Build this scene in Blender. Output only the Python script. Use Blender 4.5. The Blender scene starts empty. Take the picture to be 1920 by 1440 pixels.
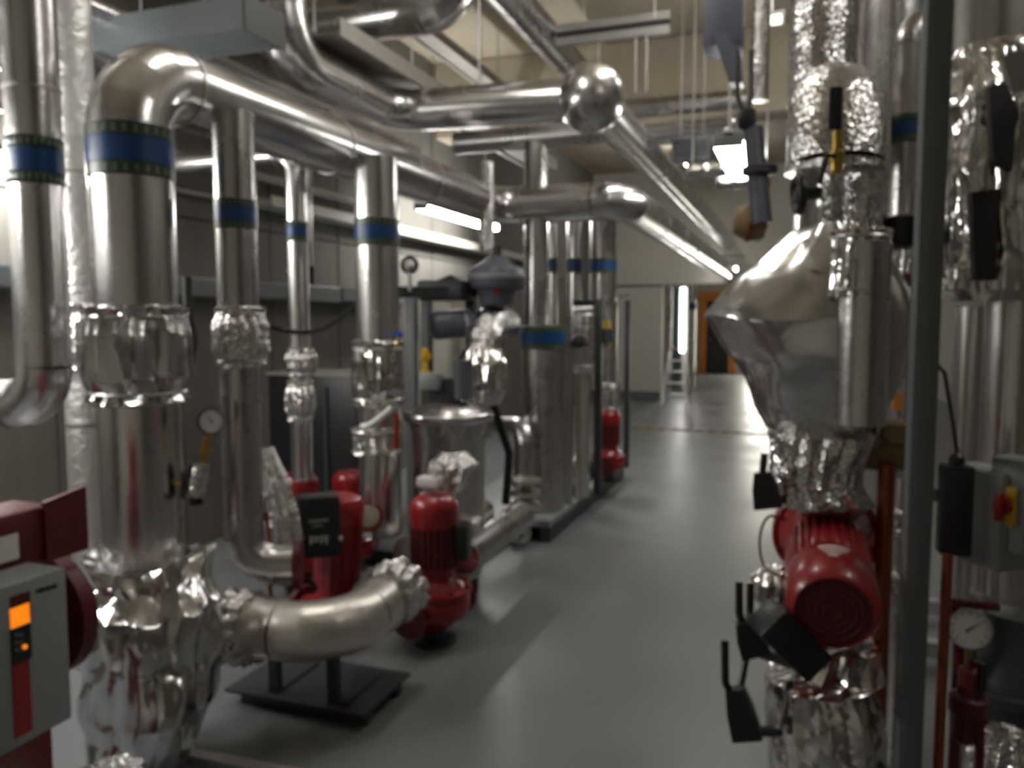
import bpy, bmesh, math, random
from mathutils import Vector, Matrix, noise, Euler

# ---------------------------------------------------------------- camera, world, exposure
SC = bpy.context.scene
COL = SC.collection
PI = math.pi
F_PX = 1500.0                      # focal length for a 1920 px wide frame
CAM = Vector((0.0, 0.0, 1.6))
YAW, PITCH = math.radians(19.8), math.radians(4.57)
FWD = Vector((-math.sin(YAW) * math.cos(PITCH), math.cos(YAW) * math.cos(PITCH), -math.sin(PITCH)))
RGT = Vector((math.cos(YAW), math.sin(YAW), 0.0))
UPV = RGT.cross(FWD)

cd = bpy.data.cameras.new('camera')
cam = bpy.data.objects.new('camera', cd)
COL.objects.link(cam)
cd.sensor_width = 36.0
cd.lens = 36.0 * F_PX / 1920.0
cd.clip_start, cd.clip_end = 0.05, 100
cam.location = CAM
cam.rotation_euler = Matrix((RGT, UPV, -FWD)).transposed().to_euler()
cd.dof.use_dof = True              # the photograph is out of focus: the lens was set very near
cd.dof.focus_distance = 0.26
cd.dof.aperture_fstop = 17.0
SC.camera = cam

w = bpy.data.worlds.new('world')
SC.world = w
w.use_nodes = True
w.node_tree.nodes['Background'].inputs[0].default_value = (0.9, 0.95, 1.0, 1)
w.node_tree.nodes['Background'].inputs[1].default_value = 0.02
SC.view_settings.view_transform = 'Standard'
SC.view_settings.look = 'None'
SC.view_settings.gamma = 1.0
SC.view_settings.use_curve_mapping = False
SC.view_settings.exposure = 0.0
try:
    SC.cycles.use_denoising = True
    SC.cycles.max_bounces = 10
    SC.cycles.glossy_bounces = 6
    SC.cycles.sample_clamp_indirect = 6.0
    SC.cycles.caustics_reflective = True
except Exception:
    pass
LAMP = 24.0                        # strength of every fluorescent diffuser
DAY = 22.0                         # daylit glazing at the far end

# ---------------------------------------------------------------- helpers
def at(u, v, d):
    """point seen at pixel (u, v) of the 1920x1440 frame at depth d metres"""
    return CAM + FWD * d + RGT * ((u - 960) / F_PX * d) - UPV * ((v - 720) / F_PX * d)

def zof(u, v, x=None, y=None):
    """height where the ray of pixel (u, v) passes the given x or y"""
    r = FWD + RGT * ((u - 960) / F_PX) - UPV * ((v - 720) / F_PX)
    t = (x - CAM.x) / r.x if x is not None else (y - CAM.y) / r.y
    return CAM + r * t

def nvec(q):
    return Vector((noise.noise(q), noise.noise(q + Vector((31.7, 11.3, 5.1))), noise.noise(q + Vector((-17.9, 43.3, 27.7)))))

WM = {}
def mw(o):
    return WM.get(o.name, Matrix.Identity(4)) if o else Matrix.Identity(4)

def tag(o, label, cat, group=None, kind=None):
    o['label'] = label
    o['category'] = cat
    if group: o['group'] = group
    if kind: o['kind'] = kind
    return o

def thing(name, label, cat, loc=(0, 0, 0), rot=(0, 0, 0), group=None):
    o = bpy.data.objects.new(name, None)
    COL.objects.link(o)
    o.empty_display_size = 0.1
    o.location = loc
    o.rotation_euler = rot
    WM[o.name] = Matrix.Translation(Vector(loc)) @ Euler(rot).to_matrix().to_4x4()
    return tag(o, label, cat, group)

def frame(ax):
    ax = ax.normalized()
    h = Vector((0, 0, 1)) if abs(ax.z) < 0.95 else Vector((1, 0, 0))
    a = h.cross(ax).normalized()
    return a, ax.cross(a)

class G:
    """collects shapes and links them as one mesh object"""
    def __init__(s): s.v, s.f = [], []
    def add(s, vs, fs):
        n = len(s.v)
        s.v += [Vector(p) for p in vs]
        s.f += [[i + n for i in f] for f in fs]
        return s
    def box(s, c, size, rot=None, bev=0.0):
        x, y, z = (q / 2 for q in size)
        b = min(bev, x * .9, y * .9, z * .9)
        R = rot if rot is not None else Matrix.Identity(3)
        if not b:
            vs = [Vector((i * x, j * y, k * z)) for i in (-1, 1) for j in (-1, 1) for k in (-1, 1)]
            fs = [(0, 1, 3, 2), (4, 6, 7, 5), (0, 4, 5, 1), (2, 3, 7, 6), (0, 2, 6, 4), (1, 5, 7, 3)]
        else:
            bm = bmesh.new()
            bmesh.ops.create_cube(bm, size=1)
            bmesh.ops.scale(bm, vec=(2 * x, 2 * y, 2 * z), verts=bm.verts)
            bmesh.ops.bevel(bm, geom=bm.edges[:], offset=b, segments=2, affect='EDGES', profile=.5)
            bm.verts.index_update()
            vs = [q.co.copy() for q in bm.verts]
            fs = [[q.index for q in f.verts] for f in bm.faces]
            bm.free()
        return s.add([Vector(c) + R @ q for q in vs], fs)
    def rings(s, rs, cap0=True, cap1=True):
        n = len(rs[0])
        vs = [p for r in rs for p in r]
        fs = []
        for k in range(len(rs) - 1):
            for i in range(n):
                j = (i + 1) % n
                fs.append((k * n + i, k * n + j, (k + 1) * n + j, (k + 1) * n + i))
        if cap0: fs.append(tuple(range(n))[::-1])
        if cap1: fs.append(tuple(range((len(rs) - 1) * n, len(rs) * n)))
        return s.add(vs, fs)
    def cyl(s, a, b, r0, r1=None, n=24, caps=True):
        a, b = Vector(a), Vector(b)
        r1 = r0 if r1 is None else r1
        e, g = frame(b - a)
        cs = [(math.cos(2 * PI * i / n), math.sin(2 * PI * i / n)) for i in range(n)]
        return s.rings([[a + (e * c + g * q) * r0 for c, q in cs], [b + (e * c + g * q) * r1 for c, q in cs]], caps, caps)
    def lathe(s, prof, o=(0, 0, 0), ax=(0, 0, 1), n=32, caps=True, ribs=0, amp=0.0, ribspan=None):
        o, ax = Vector(o), Vector(ax).normalized()
        e, g = frame(ax)
        rs = []
        for r, h in prof:
            ring = []
            for i in range(n):
                t = 2 * PI * i / n
                q = r
                if ribs and ribspan and ribspan[0] <= h <= ribspan[1]:
                    q = r + (amp if (i * ribs // n * 2 + (i * ribs * 2 // n) % 2) % 2 else 0)
                ring.append(o + ax * h + (e * math.cos(t) + g * math.sin(t)) * max(q, 1e-4))
            rs.append(ring)
        return s.rings(rs, caps, caps)
    def sweep(s, path, r, n=20, caps=True):
        path = [Vector(p) for p in path]
        T = []
        for i in range(len(path)):
            a = path[max(i - 1, 0)]; b = path[min(i + 1, len(path) - 1)]
            T.append((b - a).normalized())
        e, g = frame(T[0])
        rs = []
        for i, p in enumerate(path):
            if i:
                q = T[i - 1].rotation_difference(T[i])
                e = q @ e
                e = (e - T[i] * e.dot(T[i])).normalized()
                g = T[i].cross(e)
            rr = r[i] if isinstance(r, (list, tuple)) else r
            rs.append([p + (e * math.cos(2 * PI * k / n) + g * math.sin(2 * PI * k / n)) * rr for k in range(n)])
        return s.rings(rs, caps, caps)
    def torus(s, c, ax, R, r, n=32, m=10):
        e, g = frame(Vector(ax))
        a = Vector(ax).normalized()
        c = Vector(c)
        rs = []
        for i in range(n + 1):
            t = 2 * PI * i / n
            d = e * math.cos(t) + g * math.sin(t)
            rs.append([c + d * (R + r * math.cos(2 * PI * k / m)) + a * r * math.sin(2 * PI * k / m) for k in range(m)])
        return s.rings(rs, False, False)
    def ball(s, c, r, n=28, m=18):
        pr = [(r * math.sin(PI * k / m), -r * math.cos(PI * k / m)) for k in range(m + 1)]
        return s.lathe(pr, c, n=n, caps=False)
    def prism(s, pts, off):
        off = Vector(off); n = len(pts)
        pts = [Vector(p) for p in pts]
        fs = [tuple(range(n)), tuple(range(n, 2 * n))[::-1]] + [(i, i + n, (i + 1) % n + n, (i + 1) % n) for i in range(n)]
        return s.add(pts + [p + off for p in pts], fs)
    def rough(s, amp, sc, seed=0, ridge=True):
        for i, p in enumerate(s.v):
            q = p * sc + Vector((seed * 7.3, seed * 3.1, seed * 1.7))
            d = nvec(q)
            if ridge:
                k = abs(noise.noise(q * 1.7)) * 2
                d = d * (0.4 + k)
            s.v[i] = p + d * amp
        return s
    def obj(s, name, mat, parent=None, local=False, smooth=38):
        me = bpy.data.meshes.new(name)
        vs = s.v
        if parent is not None and not local:
            M = mw(parent).inverted()
            vs = [M @ p for p in vs]
        me.from_pydata([tuple(p) for p in vs], [], s.f)
        bm = bmesh.new(); bm.from_mesh(me)
        bmesh.ops.recalc_face_normals(bm, faces=bm.faces)
        bm.to_mesh(me); bm.free()
        me.materials.append(mat)
        if smooth:
            me.polygons.foreach_set('use_smooth', [True] * len(me.polygons))
            me.set_sharp_from_angle(angle=math.radians(smooth))
        o = bpy.data.objects.new(name, me)
        COL.objects.link(o)
        if parent is not None:
            o.parent = parent
            WM[o.name] = mw(parent)
        return o

def top(o, label, cat, group=None, kind=None):
    return tag(o, label, cat, group, kind)

# ---------------------------------------------------------------- materials
def newmat(name):
    m = bpy.data.materials.new(name)
    m.use_nodes = True
    nt = m.node_tree
    return m, nt, nt.nodes['Principled BSDF']

def mat(name, col, rough=.5, metal=0.0, var=0.0, vscale=6.0, bump=0.0, bscale=40.0, coat=0.0, rvar=0.0, stretch=None):
    m, nt, b = newmat(name)
    b.inputs['Roughness'].default_value = rough
    b.inputs['Metallic'].default_value = metal
    b.inputs['Coat Weight'].default_value = coat
    tc = nt.nodes.new('ShaderNodeTexCoord')
    src = tc.outputs['Object']
    if stretch:
        mp = nt.nodes.new('ShaderNodeMapping'); mp.inputs['Scale'].default_value = stretch
        nt.links.new(src, mp.inputs[0]); src = mp.outputs[0]
    if var or rvar:
        n = nt.nodes.new('ShaderNodeTexNoise'); n.inputs['Scale'].default_value = vscale; n.inputs['Detail'].default_value = 5
        nt.links.new(src, n.inputs['Vector'])
        if var:
            r = nt.nodes.new('ShaderNodeMix'); r.data_type = 'RGBA'
            r.inputs['A'].default_value = (*[c * (1 - var) for c in col], 1)
            r.inputs['B'].default_value = (*[min(1, c * (1 + var)) for c in col], 1)
            nt.links.new(n.outputs[0], r.inputs['Factor']); nt.links.new(r.outputs['Result'], b.inputs['Base Color'])
        else:
            b.inputs['Base Color'].default_value = (*col, 1)
        if rvar:
            mr = nt.nodes.new('ShaderNodeMapRange')
            mr.inputs['From Min'].default_value = .3; mr.inputs['From Max'].default_value = .7
            mr.inputs['To Min'].default_value = max(0.02, rough - rvar); mr.inputs['To Max'].default_value = rough + rvar
            nt.links.new(n.outputs[0], mr.inputs['Value']); nt.links.new(mr.outputs[0], b.inputs['Roughness'])
    else:
        b.inputs['Base Color'].default_value = (*col, 1)
    if bump:
        n2 = nt.nodes.new('ShaderNodeTexNoise'); n2.inputs['Scale'].default_value = bscale; n2.inputs['Detail'].default_value = 4
        nt.links.new(src, n2.inputs['Vector'])
        bp = nt.nodes.new('ShaderNodeBump'); bp.inputs['Strength'].default_value = bump; bp.inputs['Distance'].default_value = .01
        nt.links.new(n2.outputs[0], bp.inputs['Height']); nt.links.new(bp.outputs[0], b.inputs['Normal'])
    return m

def foilmat(name, col, rough, scale, strength):
    """crinkled aluminium foil: creases from a distorted cell texture"""
    m, nt, b = newmat(name)
    b.inputs['Base Color'].default_value = (*col, 1)
    b.inputs['Metallic'].default_value = 1
    b.inputs['Roughness'].default_value = rough
    tc = nt.nodes.new('ShaderNodeTexCoord')
    no = nt.nodes.new('ShaderNodeTexNoise'); no.inputs['Scale'].default_value = scale * .6; no.inputs['Detail'].default_value = 3
    nt.links.new(tc.outputs['Object'], no.inputs['Vector'])
    va = nt.nodes.new('ShaderNodeVectorMath'); va.operation = 'MULTIPLY_ADD'
    va.inputs[1].default_value = (.25, .25, .25)
    nt.links.new(no.outputs['Color'], va.inputs[0]); nt.links.new(tc.outputs['Object'], va.inputs[2])
    vo = nt.nodes.new('ShaderNodeTexVoronoi'); vo.inputs['Scale'].default_value = scale; vo.feature = 'F1'
    nt.links.new(va.outputs[0], vo.inputs['Vector'])
    bp = nt.nodes.new('ShaderNodeBump'); bp.inputs['Strength'].default_value = strength; bp.inputs['Distance'].default_value = .02
    nt.links.new(vo.outputs['Distance'], bp.inputs['Height']); nt.links.new(bp.outputs[0], b.inputs['Normal'])
    return m

def emat(name, col, s, base=.8):
    m, nt, b = newmat(name)
    b.inputs['Base Color'].default_value = (base, base, base, 1)
    b.inputs['Emission Color'].default_value = (*col, 1)
    b.inputs['Emission Strength'].default_value = s
    return m

def dashmat(name, col, mark, count):
    """printed tape: a row of small marks round the pipe"""
    m, nt, b = newmat(name)
    b.inputs['Roughness'].default_value = .35
    tc = nt.nodes.new('ShaderNodeTexCoord')
    sx = nt.nodes.new('ShaderNodeSeparateXYZ'); nt.links.new(tc.outputs['Generated'], sx.inputs[0])
    a = nt.nodes.new('ShaderNodeMath'); a.operation = 'SUBTRACT'; a.inputs[1].default_value = .5; nt.links.new(sx.outputs[0], a.inputs[0])
    c = nt.nodes.new('ShaderNodeMath'); c.operation = 'SUBTRACT'; c.inputs[1].default_value = .5; nt.links.new(sx.outputs[1], c.inputs[0])
    t = nt.nodes.new('ShaderNodeMath'); t.operation = 'ARCTAN2'; nt.links.new(a.outputs[0], t.inputs[0]); nt.links.new(c.outputs[0], t.inputs[1])
    k = nt.nodes.new('ShaderNodeMath'); k.operation = 'MULTIPLY'; k.inputs[1].default_value = count; nt.links.new(t.outputs[0], k.inputs[0])
    s = nt.nodes.new('ShaderNodeMath'); s.operation = 'SINE'; nt.links.new(k.outputs[0], s.inputs[0])
    g = nt.nodes.new('ShaderNodeMath'); g.operation = 'GREATER_THAN'; g.inputs[1].default_value = .35; nt.links.new(s.outputs[0], g.inputs[0])
    z = nt.nodes.new('ShaderNodeMath'); z.operation = 'COMPARE'; z.inputs[1].default_value = .5; z.inputs[2].default_value = .28; nt.links.new(sx.outputs[2], z.inputs[0])
    mu = nt.nodes.new('ShaderNodeMath'); mu.operation = 'MULTIPLY'; nt.links.new(g.outputs[0], mu.inputs[0]); nt.links.new(z.outputs[0], mu.inputs[1])
    r = nt.nodes.new('ShaderNodeMix'); r.data_type = 'RGBA'
    r.inputs['A'].default_value = (*col, 1); r.inputs['B'].default_value = (*mark, 1)
    nt.links.new(mu.outputs[0], r.inputs['Factor']); nt.links.new(r.outputs['Result'], b.inputs['Base Color'])
    return m

M_ALU = mat('aluminium_cladding', (.66, .645, .64), .24, 1, var=.06, vscale=3, bump=.06, bscale=50, rvar=.05)
M_ALU2 = mat('dull_aluminium_cladding', (.52, .505, .5), .28, 1, var=.08, vscale=4, bump=.1, bscale=50, rvar=.06)
M_PALE = mat('pale_aluminium_cladding', (.7, .67, .62), .38, 1, var=.05, vscale=5, bump=.25, bscale=30)
M_CRINK = foilmat('crinkled_foil', (.68, .665, .655), .18, 26, .35)
M_FOIL = foilmat('foil_sheet', (.64, .625, .61), .17, 11, .4)
M_BAG = foilmat('foil_jacket_sheet', (.58, .575, .575), .2, 6, .3)
M_GLARE = foilmat('glare_foil', (.8, .79, .77), .48, 18, .3)  # paler, rougher foil that puts lamp glare into one riser's colour
M_SEAM = mat('seam_metal', (.5, .49, .48), .35, 1)
M_BLUE = mat('blue_tape', (.01, .06, .19), .35, var=.15, vscale=20)
M_GREEN = dashmat('green_printed_tape', (.03, .05, .038), (.13, .17, .1), 26)
M_RED = mat('red_enamel', (.26, .008, .011), .34, var=.12, vscale=5, bump=.05, bscale=60, coat=.3)
M_DRED = mat('dark_red_enamel', (.1, .008, .01), .45, var=.2, vscale=8)
M_BLACK = mat('black_plastic', (.012, .012, .013), .4, bump=.05)
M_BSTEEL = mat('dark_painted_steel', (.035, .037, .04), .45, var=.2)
M_BGREY = mat('blue_grey_casting', (.1, .105, .135), .38, var=.12)
M_GSTEEL = mat('grey_painted_steel', (.13, .145, .15), .42, var=.1, vscale=3)
M_GALV = mat('galvanised_steel', (.5, .5, .5), .42, .85, var=.12, vscale=14)
M_DGALV = mat('dull_tray_steel', (.34, .32, .29), .5, .6, var=.12, vscale=10)
M_GBOX = mat('grey_enclosure', (.25, .265, .275), .45, var=.04)
M_CREAM = mat('cream_panel', (.55, .52, .44), .5, var=.05)
M_BRASS = mat('brass', (.45, .3, .08), .35, 1, var=.15)
M_COPPER = mat('oxidised_copper', (.3, .09, .045), .4, .8, var=.25, vscale=12)
M_TAN = mat('tan_insulation', (.27, .19, .09), .75, var=.25, vscale=15, bump=.3)
M_ORANGE = mat('orange_paint', (.75, .27, .05), .5, var=.08)
M_YELLOW = mat('yellow_plastic', (.7, .42, .02), .4)
M_BLUEP = mat('blue_plastic', (.01, .08, .5), .4)
M_WHITE = mat('white_plastic', (.75, .74, .72), .45)
M_DIAL = mat('dial_face', (.72, .74, .75), .35)
M_INK = mat('dark_print', (.02, .02, .02), .6)
M_CONC = None
M_TBLK = mat('worn_black_tape', (.02, .02, .018), .95)
M_TYEL = mat('worn_yellow_tape', (.42, .29, .04), .9)
M_RUB = mat('black_cable', (.012, .012, .012), .5)
M_SCREEN = emat('amber_screen', (1, .24, .004), 1.0, .02)
M_TUBE = emat('fluorescent_diffuser', (1.0, .985, .945), LAMP)
M_TUBE2 = emat('fluorescent_diffuser_bright', (1.0, .985, .95), LAMP * 2.2)
M_DAY = emat('daylit_glazing', (1.0, .98, .84), DAY)
M_GREENLED = emat('green_sign_light', (.8, 1.0, .65), 2.0)

def concrete(name, col, board):
    m, nt, b = newmat(name)
    b.inputs['Roughness'].default_value = .85
    tc = nt.nodes.new('ShaderNodeTexCoord')
    n = nt.nodes.new('ShaderNodeTexNoise'); n.inputs['Scale'].default_value = 2.2; n.inputs['Detail'].default_value = 8; n.inputs['Roughness'].default_value = .65
    mp = nt.nodes.new('ShaderNodeMapping'); mp.inputs['Scale'].default_value = board
    nt.links.new(tc.outputs['Object'], mp.inputs[0]); nt.links.new(mp.outputs[0], n.inputs['Vector'])
    r = nt.nodes.new('ShaderNodeMix'); r.data_type = 'RGBA'
    r.inputs['A'].default_value = (*[c * .7 for c in col], 1); r.inputs['B'].default_value = (*[c * 1.25 for c in col], 1)
    nt.links.new(n.outputs[0], r.inputs['Factor']); nt.links.new(r.outputs['Result'], b.inputs['Base Color'])
    n2 = nt.nodes.new('ShaderNodeTexNoise'); n2.inputs['Scale'].default_value = 60
    nt.links.new(tc.outputs['Object'], n2.inputs['Vector'])
    bp = nt.nodes.new('ShaderNodeBump'); bp.inputs['Strength'].default_value = .15; bp.inputs['Distance'].default_value = .01
    nt.links.new(n2.outputs[0], bp.inputs['Height']); nt.links.new(bp.outputs[0], b.inputs['Normal'])
    return m
M_CONC = concrete('board_marked_concrete', (.155, .146, .128), (1, 3.5, .35))
M_SLAB = concrete('ceiling_concrete', (.5, .44, .34), (1, .4, 1))
M_PAINT = mat('off_white_wall_paint', (.62, .59, .52), .7, var=.04, vscale=2)

def floormat():
    m, nt, b = newmat('grey_epoxy_floor')
    tc = nt.nodes.new('ShaderNodeTexCoord')
    n = nt.nodes.new('ShaderNodeTexNoise'); n.inputs['Scale'].default_value = 1.3; n.inputs['Detail'].default_value = 6
    nt.links.new(tc.outputs['Object'], n.inputs['Vector'])
    r = nt.nodes.new('ShaderNodeMix'); r.data_type = 'RGBA'
    r.inputs['A'].default_value = (.135, .139, .145, 1); r.inputs['B'].default_value = (.185, .189, .195, 1)
    nt.links.new(n.outputs[0], r.inputs['Factor']); nt.links.new(r.outputs['Result'], b.inputs['Base Color'])
    mr = nt.nodes.new('ShaderNodeMapRange'); mr.inputs['From Min'].default_value = .3; mr.inputs['From Max'].default_value = .7
    mr.inputs['To Min'].default_value = .3; mr.inputs['To Max'].default_value = .42
    nt.links.new(n.outputs[0], mr.inputs['Value']); nt.links.new(mr.outputs[0], b.inputs['Roughness'])
    n2 = nt.nodes.new('ShaderNodeTexNoise'); n2.inputs['Scale'].default_value = 14; n2.inputs['Detail'].default_value = 3
    nt.links.new(tc.outputs['Object'], n2.inputs['Vector'])
    bp = nt.nodes.new('ShaderNodeBump'); bp.inputs['Strength'].default_value = .08; bp.inputs['Distance'].default_value = .01
    nt.links.new(n2.outputs[0], bp.inputs['Height']); nt.links.new(bp.outputs[0], b.inputs['Normal'])
    return m
M_FLOOR = floormat()

# ---------------------------------------------------------------- builders
def fillet(pts, bend):
    """list of ('s', a, b) straights and ('b', [points]) bends along a polyline"""
    pts = [Vector(p) for p in pts]
    out, cur = [], pts[0]
    for i in range(1, len(pts) - 1):
        p = pts[i]
        d0, d1 = (p - pts[i - 1]).normalized(), (pts[i + 1] - p).normalized()
        ang = d0.angle(d1)
        t = bend * math.tan(ang / 2)
        t = min(t, (p - pts[i - 1]).length * .49 if i > 1 else (p - cur).length, (pts[i + 1] - p).length * (.49 if i < len(pts) - 2 else 1))
        R = t / math.tan(ang / 2)
        a, b = p - d0 * t, p + d1 * t
        c = a + (d1 - d0 * d0.dot(d1)).normalized() * R
        arc = []
        axis = d0.cross(d1).normalized()
        for k in range(9):
            q = Matrix.Rotation(ang * k / 8, 3, axis)
            arc.append(c + q @ (a - c))
        if (a - cur).length > 1e-4: out.append(('s', cur, a))
        out.append(('b', arc))
        cur = b
    if (pts[-1] - cur).length > 1e-4: out.append(('s', cur, pts[-1]))
    return out

def pipe(label, pts, r, m, bend=None, name='insulated_pipe', group=None, n=None, seam=1.15, gores=True, seams=True, rough=0.0, cat='pipe'):
    n = n or (36 if r > .09 else 24 if r > .04 else 14)
    root = thing(name, label, cat, pts[0], group=group)
    bend = bend or r * 1.75
    for it in fillet(pts, bend):
        if it[0] == 's':
            a, b = it[1], it[2]
            L = (b - a).length
            k = max(1, round(L / seam))
            for i in range(k):
                p, q = a.lerp(b, i / k), a.lerp(b, (i + 1) / k)
                g = G()
                if rough:
                    mm = max(4, int((q - p).length / (r * .22)))
                    g.sweep([p.lerp(q, t / mm) for t in range(mm + 1)], r, n + 12); g.rough(rough, 1.6 / r, i + len(pts))
                else:
                    g.cyl(p, q, r, n=n)
                g.obj('cladding_section', m, root)
                if seams and (i or L > .5) and L > .06:
                    dr = (q - p).normalized()
                    G().cyl(p + dr * .002, p + dr * max(.016, r * .13), r * 1.022 + .0007, n=n).obj('seam_band', M_SEAM, root)
        else:
            arc = it[1]
            if rough:
                fine = [arc[0].lerp(arc[0], 0)]
                g = G().sweep(arc, r, n + 12); g.rough(rough, 1.6 / r, 3); g.obj('elbow', m, root)
            elif gores and r > .05:
                st = [arc[0], arc[2], arc[4], arc[6], arc[8]]
                full = G().sweep(arc, r * 1.004, n)
                nn = n
                for k in range(4):
                    g = G().rings([full.v[(2 * k) * nn:(2 * k + 1) * nn], full.v[(2 * k + 1) * nn:(2 * k + 2) * nn], full.v[(2 * k + 2) * nn:(2 * k + 3) * nn]], False, False)
                    g.obj('elbow_gore', m, root)
            else:
                G().sweep(arc, r, n).obj('elbow', m, root)
    return root

def band(root, c, r, wd, ax=(0, 0, 1)):
    """blue flow-marking tape with green printed edges, wrapped round a pipe"""
    ax = Vector(ax).normalized(); c = Vector(c)
    b = G().lathe([(r * 1.02, -wd * .24), (r * 1.035, -wd * .235), (r * 1.035, wd * .235), (r * 1.02, wd * .24)], c, ax, 36).obj('marker_band', M_BLUE, root)
    for s in (-1, 1):
        G().lathe([(r * 1.015, -wd * .13), (r * 1.028, -wd * .12), (r * 1.028, wd * .12), (r * 1.015, wd * .13)], c + ax * s * wd * .37, ax, 36).obj('edge_band', M_GREEN, b)
    return b

def vp(u, v0, v1, d, wpx):
    """axis of an upright seen between pixel rows v0 (top) and v1: (top point, bottom point, radius)"""
    c = at(u, (v0 + v1) / 2, d)
    dist = d
    def zz(v):
        # height where the upright crosses pixel row v
        lo, hi = -3.0, 8.0
        for _ in range(40):
            md = (lo + hi) / 2
            q = Vector((c.x, c.y, md)) - CAM
            vv = 720 - F_PX * q.dot(UPV) / q.dot(FWD)
            if vv > v: lo = md
            else: hi = md
        return md
    return Vector((c.x, c.y, zz(v0))), Vector((c.x, c.y, max(zz(v1), 0.0))), wpx / 2 * dist / F_PX

def gathered(secs, folds=13, fold=.06, crum=.05, seed=1, n=84, m=34, point=0.0):
    """closed crumpled skin lofted through sections (centre, rx, ry, fold weight); point sharpens the -x side"""
    rnd = random.Random(seed)
    ph = [rnd.uniform(0, 6.28) for _ in range(6)]
    rings = []
    S = len(secs) - 1
    for k in range(m + 1):
        t = k / m * S
        i = min(int(t), S - 1); f = t - i
        f = f * f * (3 - 2 * f)
        a, b = secs[i], secs[i + 1]
        c = Vector(a[0]).lerp(Vector(b[0]), f)
        rx = a[1] + (b[1] - a[1]) * f; ry = a[2] + (b[2] - a[2]) * f; wgt = a[3] + (b[3] - a[3]) * f
        ring = []
        for j in range(n):
            th = 2 * PI * j / n
            w1 = abs(math.sin(folds / 2 * th + ph[0] + .8 * math.sin(2 * th + ph[1]) + .5 * math.sin(k * .25 + ph[2]))) * 2 - 1
            w2 = math.sin((folds * 2 + 1) * th + ph[3] + k * .1)
            rr = 1 + fold * wgt * (w1 + .35 * w2)
            p = Vector((math.cos(th) * rx * rr, math.sin(th) * ry * rr, 0))
            if point:
                s = (1 + math.cos(th)) / 2
                p.y *= (1 - point) + point * s ** .6
            q = c + p
            nv = nvec(q * 9 + Vector((seed, seed * 2.3, 0)))
            nr = abs(noise.noise(q * 17 + Vector((seed * 1.3, 0, 0))))
            q = q + nv * crum * min(rx, ry) * (.5 + 1.4 * nr)
            ring.append(q)
        rings.append(ring)
    return G().rings(rings)

def jacket(label, c0, c1, r, body=1.3, name='valve_jacket', group=None, seed=1, m=None, folds=13, fold=.07, crum=.07, ties=True, flare=1.12):
    """soft foil jacket tied round a valve between two points of a pipe (upright)"""
    c0, c1 = Vector(c0), Vector(c1)
    root = thing(name, label, 'jacket', c0, group=group)
    L = lambda t: c0.lerp(c1, t)
    secs = [(L(0), r * 1.03, r * 1.03, .2), (L(.03), r * flare, r * flare, 1.3), (L(.12), r * 1.08, r * 1.08, .8), (L(.28), r * body, r * body, .8),
            (L(.7), r * body * .97, r * body * .97, .8), (L(.88), r * 1.08, r * 1.08, .8), (L(.97), r * flare, r * flare, 1.3), (L(1), r * 1.03, r * 1.03, .2)]
    gathered(secs, folds, fold, crum, seed).obj('foil_cover', m or M_FOIL, root, smooth=24)
    if ties:
        for t in (.12, .88):
            G().torus(L(t), (c1 - c0), r * 1.13, .0035 + r * .02, 28, 6).obj('tie_wire', M_SEAM, root)
    return root

def gauge(label, c, face, R, stem_to, group=None, mcase=None, needle=.6, name='pressure_gauge'):
    c, face = Vector(c), Vector(face).normalized()
    root = thing(name, label, 'gauge', stem_to, group=group)
    G().lathe([(R * .9, -R * .45), (R, -R * .4), (R, R * .1), (R * .93, R * .14), (R * .9, R * .06)], c, face, 32).obj('case', mcase or M_BLACK, root)
    G().lathe([(R * .9, R * .02), (R * .9, R * .075)], c, face, 32).obj('dial', M_DIAL, root)
    e, g = frame(face)
    if g.z < 0: e, g = -e, -g
    t = G()
    for k in range(11):
        a = math.radians(225 - 27 * k)
        d = (e * math.cos(a) + g * math.sin(a))
        sd = face.cross(d)
        p0 = c + face * R * .085
        t.prism([p0 + d * R * .68 + sd * R * .025, p0 + d * R * .82 + sd * R * .025, p0 + d * R * .82 - sd * R * .025, p0 + d * R * .68 - sd * R * .025], face * R * .015)
    to = t.obj('scale_marks', M_INK, root, smooth=0); to['kind'] = 'stuff'
    d = (e * math.cos(needle) + g * math.sin(needle)); sd = face.cross(d)
    p0 = c + face * R * .1
    G().prism([p0 - d * R * .2 + sd * R * .06, p0 + d * R * .7, p0 - d * R * .2 - sd * R * .06], face * R * .03).obj('needle', M_INK, root, smooth=0)
    G().cyl(stem_to, c - g * R * .9 - face * R * .15, R * .16, n=12).obj('stem', M_BRASS, root)
    return root

def bolts(root, c, ax, R, k, r, h, m, local=True):
    c, ax = Vector(c), Vector(ax).normalized()
    e, g = frame(ax)
    first = None
    for i in range(k):
        a = 2 * PI * (i + .5) / k
        p = c + (e * math.cos(a) + g * math.sin(a)) * R
        G().cyl(p, p + ax * h, r, n=6).obj('bolt', m, root, local=local, smooth=0)

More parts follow.
